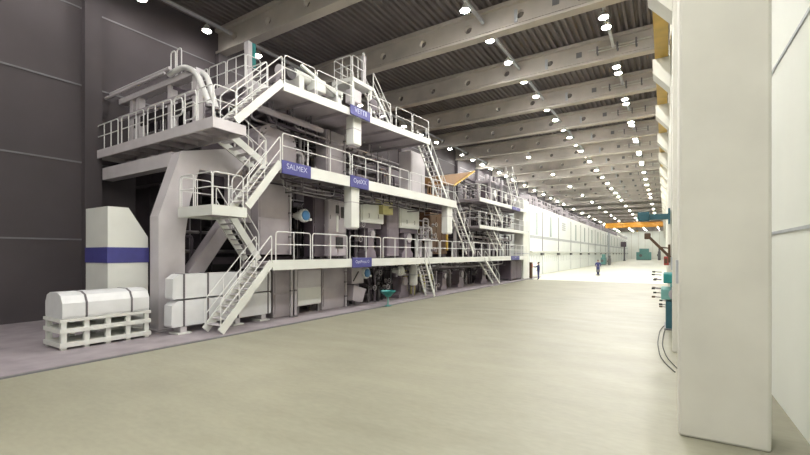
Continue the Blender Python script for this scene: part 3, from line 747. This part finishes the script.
for q in (0, .42): rail_panel((gx[1] + .02 + q, 8.7, 9.42), (gx[1] + .34 + q, 8.7, 9.42), h=1.05, mids=(), sp=2).build('hoop', 'rail', t)
for k, (pts) in enumerate(([(184, 66), (196.5, 72), (210, 105)], [(197, 71), (207, 75), (216, 108)])):
    q = [P(*p, y=8.5 + .35 * k) for p in pts]; q = [q[0] + Vector((-1.0, 0, -.1))] + q
    tt = thing('bent_pipe', ('front' if k == 0 else 'rear') + ' thick white pipe bending down over the end gantry', 'pipe', tuple(q[-1]))
    MB().tube(fillet(q, .5, 5), .1, 10).build('tube', 'rail', tt, smooth=True)
    MB().cyl(q[-1], q[-1] + Vector((0, 0, -.08)), .15, n=14).build('flange', 'steel', tt)
t = thing('end_gate', 'rounded white gate rails on the cross walkway between gantry posts', 'gate', (-14.6, 8.1, 6.97))
for s in (0, .45): MB().tube(fillet([(-14.9, 8.0 + s, 6.95), (-14.9, 8.0 + s, 8.1), (-14.2, 8.0 + s, 8.1), (-14.2, 8.0 + s, 7.5), (-14.9, 8.0 + s, 7.5)], .2), .03).build('hoop', 'rail', t)
pipes('yellowish pipes behind the end gantry posts', -19.5, -14.6, 9.1, 9.3, 7.0, 8.9, 14, 12, ('yellow_pale', 'lilac', 'lilac_light'), 0)
t = thing('rear_machine', 'thin machine panels behind the end gantry and frame with shade put into their dark colour', 'machine', (-18, 9.3, .05))  # thin sheets coloured near-black to stand for the shade behind the gantry
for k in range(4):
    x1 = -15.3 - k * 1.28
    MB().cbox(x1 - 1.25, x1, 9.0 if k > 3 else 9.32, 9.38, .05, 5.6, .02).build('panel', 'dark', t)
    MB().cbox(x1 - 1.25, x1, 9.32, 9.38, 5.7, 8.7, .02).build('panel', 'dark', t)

# ------------------------------------------------------------------ wrapped bundles beside the stairs
def bundle(label, px0, px1, x, z0, z1, d, straps, group=None):
    y0, y1 = Y(px0, x), Y(px1, x); t = thing('wrapped_bundle', label, 'bundle', (x - d / 2, (y0 + y1) / 2, z0), group)
    h = z1 - z0; c = .12
    pl = [(y0 + .02, z0), (y1 - .02, z0), (y1, z0 + .06), (y1, z1 - .06), (y1 - .06, z1), (y0 + .2, z1), (y0, z1 - .14), (y0 - .02, z0 + .06)]
    MB().prism(pl, 'x', x - d, x).build('wrapping', 'wrap', t)
    for px in straps:
        y = Y(px, x); mb = MB()
        mb.box(x, x + .012, y - .03, y + .03, z0, z1); mb.box(x - d - .012, x - d, y - .03, y + .03, z0, z1)
        mb.box(x - d - .012, x + .012, y - .03, y + .03, z1, z1 + .012); mb.box(x - d - .012, x + .012, y - .03, y + .03, z0 - .012, z0)
        mb.build('strap', 'strap', t)
    return t
bx = -13.15
bundle('lower white wrapped bundle with dark straps lying on blocks behind the floor stairs', 172, 271, bx, .30, 1.13, .45, (184, 208, 238, 268))
bundle('upper white wrapped bundle with dark straps stacked behind the floor stairs', 173, 271, bx, 1.19, 1.98, .45, (184, 208, 238, 268))
for px in (184, 238, 264):
    y = Y(px, bx); t = thing('support_block', 'white support block with foot plate under the lower wrapped bundle', 'block', (bx - .5, y, .05), 'blocks under the bundle')
    MB().box(bx - .44, bx - .02, y - .1, y + .1, .1, .285).build('beam', 'lilac_light', t)
    MB().box(bx - .5, bx + .05, y - .22, y + .22, .05, .1).build('foot_plate', 'white', t)
# pallet load left of the end frame
xx = -13.6; y0, y1 = Y(60, xx), Y(151, xx)
t = thing('steel_pallet', 'white steel pallet rack on the floor left of the end frame', 'pallet', (xx - .6, (y0 + y1) / 2, .05))
for z in (.12, .5): MB().box(xx - 1.2, xx, y0, y1, z, z + .12).build('rail', 'white', t)
for k in range(5):
    y = y0 + .1 + (y1 - y0 - .2) * k / 4
    for x in (xx - 1.1, xx - .1): MB().box(x - .06, x + .06, y - .06, y + .06, .05, .8).build('leg', 'white', t)
MB().box(xx - 1.2, xx, y0, y1, .8, .88).build('top_frame', 'white', t)
t = thing('wrapped_roll', 'white wrapped roll load lying on the steel pallet rack', 'load', (xx - .6, (y0 + y1) / 2, .89))
pl = [(xx - .02, .89), (xx, .95), (xx, 1.3), (xx - .12, 1.5), (xx - .35, 1.58), (xx - .85, 1.58), (xx - 1.08, 1.5), (xx - 1.2, 1.3), (xx - 1.2, .95), (xx - 1.18, .89)]
MB().prism(pl, 'y', y0 + .05, y1 - .05).build('wrapping', 'wrap', t)
for q in (.25, .75): MB().prism([(a + (.01 if a > xx - .6 else -.01), b + (.01 if b > 1.2 else 0)) for a, b in pl], 'y', y0 + (y1 - y0) * q, y0 + (y1 - y0) * q + .05).build('strap', 'strap', t)
t = thing('white_silo', 'tall white sheet tower with a blue band beside the end frame', 'tank', (-15.2, 4.9, .05))
sx = -14.9; sy1 = Y(148, sx)
MB().prism([(sy1 - 1.2, .05), (sy1, .05), (sy1, 3.2), (sy1 - .06, 3.3), (sy1 - .6, 4.15), (sy1 - 1.2, 4.15)], 'x', sx - 1.6, sx).build('shell', 'white', t)
MB().box(sx - 1.62, sx + .02, sy1 - 1.22, sy1 + .02, 2.35, 2.85).build('band', 'blue', t)
MB().box(sx - 1.65, sx + .05, sy1 - 1.25, sy1 + .05, .05, .15).build('base', 'lilac', t)

# ================================================================== SECOND MACHINE SECTION
platform('press_lower_deck', 'lower white-edged deck of the farther machine section', (XF, 29.8, 4.86), (XF, 42.9, 4.9), 2.6, .26, split(29.9, 42.8, 5), end0=True, jsp=2.2)
platform('press_upper_deck', 'upper white-edged deck of the farther machine section', (XF, 29.8, 6.98), (XF, 42.9, 7.14), 3.4, .3, split(29.9, 42.8, 5), end0=True, jsp=2.2)
signplate('small violet name plate on the upper deck of the farther section', 512, 520, XF, 6.74, 7.04, 'OptiX')
for y in (30.2, 36.4, 42.4):
    t = thing('deck_post', 'slim lilac post carrying the decks of the farther machine section', 'post', (-14.3, y, .05), 'posts under the farther decks')
    MB().box(-14.4, -14.2, y - .1, y + .1, .05, 6.65).build('shaft', 'lilac_light', t)
    MB().box(-14.5, -14.1, y - .2, y + .2, .05, .09).build('base_plate', 'steel', t)
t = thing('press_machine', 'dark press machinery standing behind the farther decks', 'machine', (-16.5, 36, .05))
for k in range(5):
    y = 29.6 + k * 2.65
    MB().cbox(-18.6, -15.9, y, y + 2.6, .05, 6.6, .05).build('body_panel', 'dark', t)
for k in range(6):
    y = 29.3 + k * 2.55
    MB().prism([(y, .05), (y + .7, .05), (y + .6, 3.0), (y + .6, 6.6), (y, 6.6)], 'x', -15.9, -15.0).build('side_plate', 'lilac_dark', t)
for y, z, r in ((31.2, 3.4, .5), (33.6, 3.3, .55), (36.4, 3.5, .5), (38.8, 3.3, .5), (41.2, 3.4, .5), (32, 5.7, .45), (35.2, 5.8, .5), (38.2, 5.7, .45), (40.9, 5.8, .45), (28.6, 1.1, .45), (31.6, 1.0, .45), (34.4, 1.1, .5), (37.0, 1.0, .45)):
    roll(y, z, r, -15.95, -14.6, 'steel press roll with lilac bearing block behind the farther decks', 'press rolls of the farther section')
pipes('pipes and valves on the lower walkway under the farther lower deck', -14.0, -13.2, 30, 41.5, 2.42, 4.55, 26, 21, ('lilac_light', 'lilac', 'dark', 'steel', 'lilac_dark'), 8)
pipes('pipes and valves between the two decks of the farther section', -14.1, -13.2, 30.4, 42.3, 4.9, 6.65, 26, 22, ('lilac_light', 'lilac', 'dark', 'steel', 'lilac_dark'), 8)
pipes('pipes and machine parts on the floor strip under the farther walkway', -14.55, -14.05, 25.8, 38.5, .06, 1.95, 34, 23, ('lilac', 'lilac_dark', 'steel', 'lilac_light'), 10, (.04, .11))
pipes('crowd of pipes on the upper deck of the farther section', -15.3, -14.55, 32.6, 42.2, 7.08, 9.4, 40, 24, ('lilac', 'lilac_dark', 'steel', 'dark', 'lilac_light'), 8)
for px in (444, 461, 484): pedestal('pale floor pedestal carrying press rolls under the farther walkway', px - 3, px + 3, -13.4, .05, 1.3, 'lilac_mid') ;
for o in [o for o in C.objects if o.get('label') == 'pale floor pedestal carrying press rolls under the farther walkway']: o['group'] = 'floor pedestals of the farther section'
def top_unit(label, y, h, s):
    t = thing('press_loader', label, 'machine', (-13.6, y, 7.0))
    for dy in (-.8, .8):
        for x in (-13.1, -14.2): MB().box(x - .09, x + .09, y + dy - .09, y + dy + .09, 7.0, 7.0 + h).build('post', 'lilac', t)
    MB().cbox(-14.4, -12.95, y - 1.0, y + 1.0, 7.0 + h - .1, 7.0 + h + .12, .03).build('head_plate', 'lilac', t)
    MB().cbox(-14.1, -13.0, y - .55, y + .55, 7.6, 7.0 + h * .75, .05).build('gear_case', 'lilac_dark', t)
    for dy in (-.5, .5):
        MB().cyl((-13.5, y + dy, 7.0 + h + .12), (-13.5, y + dy, 7.0 + h + .7), .16, n=14).build('cylinder', 'lilac_light', t, smooth=True)
    MB().lathe((-12.98, y, 8.0), (1, 0, 0), [(0, .34), (.1, .34), (.12, .22), (.1, .2)], 20).build('flange_ring', 'white', t, smooth=True)
    for k in range(5): MB().tube(fillet([(-12.95, y - .8 + k * .35, 7.6), (-12.9, y - .8 + k * .35, 7.0 + h), (-13.4, y - .6 + k * .3, 7.3 + h)], .1), .03, 6).build('hose', 'joint', t)
top_unit('first press loading unit with white flange on the farther upper deck', 35.6, 2.0, 0)
top_unit('second press loading unit with white flange on the farther upper deck', 38.6, 2.1, 1)
top_unit('low press loading unit at the far end of the upper deck', 41.2, 1.2, 2)
ship('steep ladder on top of the farther section beside the second loading unit', (520, 207), (512, 174), -12.15, 10)
ship('steep ladder between the two decks of the farther section', (502, 224), (493, 202), -12.2, 8)
ship('steep ladder from the farther lower deck down to the lower walkway', (504, 253), (493.5, 231), -12.2, 9)
a = P(503, 284, z=.05); stair('ship_ladder', 'steep ladder from the floor to the lower walkway beneath the farther section', (-11.98, a.y, .1), (-11.98, a.y - 3.4, 2.2), S0, .6, 10, hand=.7, st=.15, mid=False, tread_d=.16)
# brown sheet hood
pl = poly_px([(441, 176), (474, 171.5), (453.5, 185.5), (441, 183)], -13.6)
t = thing('brown_hood', 'orange-brown sheet hood with yellow edge beside the farther upper deck', 'hood', (-15, pl[0][0], 7.2))
MB().prism(pl, 'x', -17.5, -13.6).build('sheet', 'brown', t)
a, b = P(474.5, 171.2, x=-13.55), P(453.5, 185.8, x=-13.55)
MB().bar(a, b, .1, .1).build('edge_strip', 'yellow', t)
for y in (pl[3][0] + .3, pl[2][0] - .3): MB().box(-15.6, -15.4, y - .1, y + .1, 6.0, pl[2][1] + .2).build('leg', 'brown_dark', t)
y0, y1 = Y(430, -14.6), Y(447, -14.6)
t = thing('brown_casing', 'rust brown casing under the far end of the middle walkway', 'casing', (-15.2, (y0 + y1) / 2, 3.3))
MB().cbox(-15.8, -14.6, y0, y1, 2.6, 5.7, .04).build('shell', 'brown_dark', t)
MB().box(-14.6, -14.5, y1 - .2, y1, 2.9, 5.6).build('edge_strip', 'yellow', t)
for k in range(3): MB().box(-14.6, -14.57, y0 + .1 + k * (y1 - y0 - .2) / 3, y0 + (k + .9) * (y1 - y0 - .2) / 3, 3.0, 5.4).build('panel', 'brown_dark', t)
t = thing('orange_guard', 'orange mesh guard frame on the middle walkway near the pale column', 'guard', (-13.4, 24, 6.2))
y0, y1 = Y(428, -13.0), Y(440, -13.0)
for k in range(6):
    y = y0 + (y1 - y0) * k / 5; MB().box(-13.02, -12.98, y - .03, y + .03, 6.15, 7.3).build('upright', 'brown', t)
MB().box(-13.03, -12.97, y0, y1, 7.25, 7.33).build('top_rail', 'brown', t); MB().box(-13.03, -12.97, y0, y1, 6.5, 6.56).build('bottom_rail', 'brown', t)
# doors under the end of the lower walkway
t = cabinet('end_closet', 'lilac double-door closet under the far end of the lower walkway', 'closet', 511, 521.5, -12.4, .05, 2.0, 1.2, 'lilac_dark', 2)
c = P(526, 250, x=-12.3)
t = thing('end_column', 'tall white column between the machine decks and the white hood', 'column', (-12.7, c.y, 0))
y0, y1 = Y(523.5, -12.3), Y(529, -12.3)
MB().cbox(-13.3, -12.3, y0, y1, .05, 8.2, .05).build('shaft', 'white', t)
for z in (2.6, 4.9, 7.1): MB().box(-13.32, -12.28, y0 - .02, y1 + .02, z, z + .1).build('collar', 'hood_grey', t)
MB().box(-13.4, -12.2, y0 - .1, y1 + .1, .05, .15).build('base', 'white', t)

# ================================================================== WHITE DRYER HOOD
HX = -13.4
t = thing('dryer_hood', 'very long white dryer hood of tall panels running down the hall', 'hood', (HX, 48.7, 0))
edges = [48.7, 54.5] + [54.5 + 9.5 * k for k in range(1, 16)]
MB().box(-20.0, HX - .05, 48.7, edges[-1], 0, 8.4).build('core', 'hood', t)
for i in range(len(edges) - 1):
    a, b = edges[i], edges[i + 1]
    pn = MB().cbox(HX - .05, HX, a + .14, b - .14, 2.95, 8.45, .02).build('panel', 'hood', t)
    if i != 2: MB().box(HX, HX + .02, a + (b - a) * .42, a + (b - a) * .42 + (1.1 if i else 1.0), 4.95, 7.7).build('window', 'hood_window', pn)
    if i == 2:
        for k in range(4): MB().box(HX, HX + .03, a + 2.6, a + 5.0, 6.2 + k * .32, 6.42 + k * .32).build('louvre', 'hood_grey', pn)
    MB().box(HX - .04, HX + .03, b - .14, b + .14, 3.0, 8.0).build('joint_strip', 'joint', t)
    MB().box(HX, HX + .025, a + .14, b - .14, 4.5, 4.85).build('band', 'hood_grey', t)
    MB().box(HX, HX + .3, a, b, 2.78, 2.95).build('ledge', 'white', t)
    MB().cbox(HX, HX + .28, b - 1.0, b - .1, 2.42, 2.74, .03).build('damper_box', 'joint', t)
    lp = MB().cbox(HX - .05, HX - .01, a + .08, b - .08, .05, 2.78, .01).build('lower_panel', 'hood', t)
    nn = 8
    if i < 5:
        for k in range(1, nn): MB().box(HX - .01, HX + .005, a + (b - a) * k / nn - .04, a + (b - a) * k / nn + .04, 1.55, 2.4).build('slot', 'hood_grey', lp)
    MB().box(HX - .02, HX + .02, b - .05, b + .05, .05, 2.7).build('seam', 'hood_grey', lp)
    mb = MB(); nr = 3
    for k in range(nr): rail_panel((HX - .1, a + (b - a) * k / nr + .05, 8.42), (HX - .1, a + (b - a) * (k + 1) / nr - .05, 8.42), mb=mb, r=.035, sp=1.5)
    mb.build('roof_railing', 'lilac', t)
    if i < 9:
        rnd = random.Random(i)
        for k in range(3):
            y = rnd.uniform(a + .5, b - .5); hh = rnd.uniform(.8, 2.0)
            MB().tube(fillet([(HX - 1.2, y, 8.4), (HX - 1.2, y, 8.4 + hh), (HX - 2.5, y, 8.4 + hh)], .4), .16, 8).build('exhaust_pipe', 'lilac', t, smooth=True)
# roof pipe on the hood, and grey pillar
y0 = 126.5
MB().box(HX, HX + .35, y0, y0 + 2.2, 0, 8.4).build('grey_pillar', 'hood_grey', t)

# ================================================================== PEOPLE
def person(label, loc, rz, arms, legs=None, lean=0):
    t = thing('person', label, 'person', loc); t.rotation_euler.z = rz
    V, E_, Rd = [], [], []
    def v(p, r, par=None):
        V.append(p); Rd.append(r); i = len(V) - 1
        if par is not None: E_.append((par, i))
        return i
    pel = v((0, 0, .96), .155); bel = v((0, -.01, 1.12), .15, pel); ch = v((0, 0, 1.33), .175, bel); nb = v((0, .01, 1.47), .075, ch)
    nk = v((0, 0, 1.54), .052, nb); hd = v((0, -.02, 1.64), .088, nk); hc = v((0, -.015, 1.71), .085, hd); v((0, -.01, 1.775), .045, hc)
    v((0, -.125, 1.635), .014, hd)
    hands = []
    for s, (el, wr, hn) in zip((-1, 1), arms):
        sh = v((s * .19, .005, 1.42), .08, ch); e = v(el, .06, sh); w_ = v(wr, .042, e); h = v(hn, .036, w_); hands.append((Vector(wr), Vector(hn)))
        d = (Vector(hn) - Vector(wr)).normalized(); sd = d.cross(Vector((0, 0, 1))); sd = sd.normalized() if sd.length > .2 else Vector((0, 1, 0))
        for k, ln in ((-1.5, .055), (-.5, .07), (.5, .066), (1.5, .05)):
            b = Vector(hn) + d * .035 + sd * (k * .017); f1 = v(tuple(b), .010, h); v(tuple(b + d * ln + Vector((0, 0, -.02))), .008, f1)
        b = Vector(hn) + sd * (-s * .03); f1 = v(tuple(b - d * .01 + sd * (-s * .012)), .011, h); v(tuple(b + d * .03 + sd * (-s * .03)), .009, f1)
    for s, (kn, an, to) in zip((-1, 1), legs or (((-.11, -.02, .5), (-.115, .02, .09), (-.125, -.15, .045)), ((.11, -.02, .5), (.115, .02, .09), (.125, -.15, .045)))):
        hp = v((s * .10, 0, .88), .112, pel); k = v(kn, .082, hp); a = v(an, .062, k); v(to, .042, a)
    me = bpy.data.meshes.new('body'); me.from_pydata(V, E_, []); ob = bpy.data.objects.new('body', me); C.objects.link(ob)
    sk = ob.modifiers.new('skin', 'SKIN'); sk.use_smooth_shade = True; ob.modifiers.new('sub', 'SUBSURF').levels = 2
    for i, d in enumerate(me.skin_vertices[0].data): d.radius = (Rd[i], Rd[i]); d.use_root = (i == 0)
    dg = bpy.context.evaluated_depsgraph_get(); m2 = bpy.data.meshes.new_from_object(ob.evaluated_get(dg)); bpy.data.objects.remove(ob)
    for k in ('navy', 'skin', 'rubber'): m2.materials.append(MATS[k])
    for p in m2.polygons:
        c = p.center; mi = 0
        if c.z > 1.515 and abs(c.x) < .16: mi = 1
        elif c.z < .085: mi = 2
        for wr, hn in hands:
            if (c - hn).length < .13 and (c - wr).dot(hn - wr) > 0: mi = 1
        p.material_index = mi; p.use_smooth = True
    bo = bpy.data.objects.new('body', m2); C.objects.link(bo); bo.parent = t
    mb = MB(); n = 14
    prof = [(.0, .099), (.05, .100), (.09, .085), (.12, .05), (.13, .01)]
    mb.lathe((0, .012, 1.665), (0, .12, 1), prof, n)
    ho = mb.build('hair', 'hair', None, origin=(0, 0, 0), smooth=True); ho.parent = t; ho.location = (0, 0, 0)
    for s in (-1, 1):
        e = MB().lathe((s * .034, -.112, 1.655), (0, -1, 0), [(0, .013), (.008, .011), (.012, .004)], 8).build('eye', 'rubber', None, origin=(0, 0, 0)); e.parent = t; e.location = (0, 0, 0)
        e = MB().lathe((s * .093, 0, 1.64), (s, 0, 0), [(0, .03), (.014, .028), (.018, .012)], 8).build('ear', 'skin', None, origin=(0, 0, 0)); e.parent = t; e.location = (0, 0, 0)
    mth = MB().box(-.028, .028, -.112, -.104, 1.583, 1.590).build('mouth', 'red', None, origin=(0, 0, 0)); mth.parent = t; mth.location = (0, 0, 0)
    col = MB().lathe((0, .005, 1.485), (0, 0, 1), [(0, .085), (.035, .075), (.036, .06)], 14).build('collar', 'navy', None, origin=(0, 0, 0)); col.parent = t; col.location = (0, 0, 0)
    return t
p1 = P(538.5, 279.6, z=0)
person('person in navy overalls standing by the white column with one arm raised', (p1.x, p1.y, 0), -1.45,
       (((-.27, -.02, 1.16), (-.26, -.16, .97), (-.25, -.21, .91)), ((.24, -.22, 1.28), (.19, -.47, 1.30), (.18, -.55, 1.32))))
p2 = P(598, 276.0, z=0)
person('person in navy overalls riding a small kick scooter on the white floor', (p2.x, p2.y, .12), .13,
       (((-.29, -.10, 1.17), (-.22, -.30, 1.06), (-.20, -.36, 1.05)), ((.29, -.10, 1.17), (.22, -.30, 1.06), (.20, -.36, 1.05))),
       (((-.08, -.07, .5), (-.06, .08, .09), (-.06, -.08, .045)), ((.10, .02, .5), (.07, .22, .09), (.08, .06, .045))))
t = thing('kick_scooter', 'small kick scooter with handlebar under the person on the white floor', 'scooter', (p2.x, p2.y, 0)); t.rotation_euler.z = .13
def loc_part(mb, name, m, t): o = mb.build(name, m, None, origin=(0, 0, 0), smooth=True); o.parent = t; o.location = (0, 0, 0); return o
loc_part(MB().box(-.12, .12, -.35, .5, .09, .118), 'footboard', 'joint', t)
loc_part(MB().tube(fillet([(0, -.35, .1), (0, -.5, .16), (0, -.46, 1.14)], .06), .022, 8), 'steering_column', 'navy', t)
loc_part(MB().tube([(-.34, -.44, 1.14), (.34, -.44, 1.14)], .018, 8), 'handlebar', 'joint', t)
for x, y in ((0, -.58), (-.2, .55), (.2, .55)):
    loc_part(MB().cyl((x - .025, y, .12), (x + .025, y, .12), .12, n=20), 'wheel', 'rubber', t)
loc_part(MB().cyl((-.2, .55, .12), (.2, .55, .12), .015, n=8), 'axle', 'steel', t)
loc_part(MB().box(-.2, .2, -.66, -.5, .5, .78), 'basket', 'joint', t)
# board the standing person reaches for
t = thing('control_stand', 'narrow reddish control stand beside the white column', 'stand', (p1.x - .74, p1.y - .05, 0))
bx0, by0 = p1.x - .74, p1.y - .05
MB().cbox(bx0 - .12, bx0 + .12, by0 - .18, by0 + .18, .1, 1.75, .02).build('body', 'brown_dark', t)
MB().box(bx0 - .2, bx0 + .2, by0 - .25, by0 + .25, .0, .1).build('base', 'hood_grey', t)
MB().box(bx0 + .12, bx0 + .15, by0 - .12, by0 + .12, 1.2, 1.6).build('panel', 'red', t)

# ================================================================== FAR HALL ITEMS
def far_machine(label, x, y, wx, h, m):
    t = thing('winder_unit', label, 'machine', (x, y, 0))
    MB().cbox(x - wx / 2, x + wx / 2, y, y + 2.5, .15, h * .7, .1).build('body', m, t)
    MB().cbox(x - wx * .3, x + wx * .35, y + .3, y + 2.2, h * .7, h, .1).build('hood', m, t)
    MB().box(x - wx / 2 + .1, x + wx / 2 - .1, y + .1, y + 2.4, 0, .15).build('base', 'joint', t)
    MB().cyl((x - wx * .2, y, h * .4), (x - wx * .2, y - .1, h * .4), h * .12, n=16).build('port', 'joint', t)
    return t
far_machine('teal machine standing near the white end wall', -7.2, 190, 5.2, 4.6, 'green_pale')
far_machine('dark machine head next to the teal machine at the end wall', -1.9, 190, 1.0, 5.0, 'joint')
far_machine('pale teal unit beside the white hood far down the hall', -12.0, 104, 1.0, 2.5, 'green_pale')
far_machine('dark slim unit beside the white hood far down the hall', -10.8, 104, .5, 2.2, 'joint')
t = thing('far_winder', 'dark machine post with bracket at the end of the white hood', 'machine', (-12.2, 165, 0))
MB().box(-12.4, -12.0, 165, 165.5, 0, 6.6).build('post', 'lilac_dark', t); MB().box(-13.3, -11.6, 164.9, 165.6, 5.0, 6.8).build('head', 'lilac_dark', t); MB().box(-12.6, -11.8, 164.8, 165.7, 0, .3).build('base', 'joint', t)

# ================================================================== RIGHT SIDE EQUIPMENT
t = thing('valve_stand', 'dark blue valve stand with teal valves and black levers by the columns', 'machine', (.45, 17.6, 0))
MB().cbox(.02, 1.1, 16.9, 18.4, .04, 1.0, .03).build('base_cabinet', 'teal_dark', t)
MB().box(-.02, 1.14, 16.85, 18.45, 0, .06).build('plinth', 'joint', t)
MB().cyl((.3, 16.8, 1.25), (.3, 18.6, 1.25), .2, n=18).build('manifold', 'lilac', t, smooth=True)
for k in range(4):
    y = 16.95 + k * .42
    MB().cbox(-.12, .22, y - .1, y + .1, 1.05, 1.42, .03).build('valve_block', 'green_pale', t)
    MB().cbox(-.05, .3, y - .1, y + .1, 1.62, 1.95, .03).build('valve_block', 'teal', t)
MB().tube([(.2, 16.8, 1.55), (.2, 18.6, 1.55)], .06, 8).build('pipe', 'green_pale', t, smooth=True)
MB().tube([(.4, 17.0, 1.2), (.4, 17.0, 2.2)], .05, 8).build('pipe', 'lilac', t, smooth=True)
for k, (y, z, ln) in enumerate(((16.95, 1.12, .28), (17.37, 1.38, .3), (17.8, 1.2, .24), (18.2, 1.35, .3), (16.95, 1.72, .22), (17.37, 1.88, .3), (17.8, 1.7, .2), (18.2, 1.95, .3), (17.1, .85, .14), (17.6, .72, .14), (18.0, .9, .14))):
    x1 = -.1 if z > 1 else .02
    ln *= .7
    lv = MB().tube([(x1, y, z), (x1 - ln, y, z + .01)], .018, 6).build('lever', 'steel', t)
    MB().cyl((x1 - ln - .1, y, z + .01), (x1 - ln, y, z + .01), .032, n=8).build('grip', 'brown_dark' if k % 3 == 0 else 'rubber', lv)
t = thing('jib_arm', 'dark teal jib arm with box head fixed to a column', 'jib', (.2, 19.0, 4))
MB().cbox(-.55, .17, 18.92, 19.12, 3.98, 4.20, .015).build('arm', 'teal_dark', t)
MB().cbox(-.92, -.52, 18.82, 19.18, 3.93, 4.30, .03).build('head', 'teal_dark', t)
MB().box(.1, .17, 18.85, 19.2, 3.8, 4.4).build('wall_plate', 'teal_dark', t)
t = thing('swing_barrier', 'brown diagonal swing arm with a knob end fixed to a column', 'arm', (.1, 19.0, 2.4))
MB().bar((.17, 19.1, 2.50), (-.55, 19.1, 3.32), .1, .1, up=(0, 1, 0)).build('bar', 'brown_dark', t)
MB().cbox(-.70, -.48, 19.0, 19.2, 3.22, 3.46, .03).build('knob', 'brown_dark', t)
MB().bar((.17, 19.1, 2.85), (-.2, 19.1, 2.9), .05, .05, up=(0, 1, 0)).build('stay', 'brown_dark', t)
MB().box(.1, .17, 18.95, 19.2, 2.3, 3.0).build('wall_plate', 'brown_dark', t)
t = thing('alarm_box', 'small dark red box on the far column behind the valve stand', 'box', (.1, 25, 2))
MB().cbox(-.05, .17, 25.02, 25.19, 2.05, 2.5, .02).build('body', 'red', t); MB().box(-.03, .1, 25.0, 25.03, 2.15, 2.4).build('front', 'brown_dark', t)
for k, pts in enumerate(([(668, 322), (660, 330), (657.5, 343), (660, 356), (666, 364), (675, 372)], [(669, 323), (664, 332), (662, 345), (667, 358), (678, 369)])):
    q = [P(a, b, z=.015 + .012 * k) for a, b in pts]
    tag(MB().tube(fillet(q, .6, 4), .012, 6).build('floor_cable', 'rubber', smooth=True), ('left' if k == 0 else 'inner') + ' black cable trailing over the beige floor from the valve stand', 'cable')
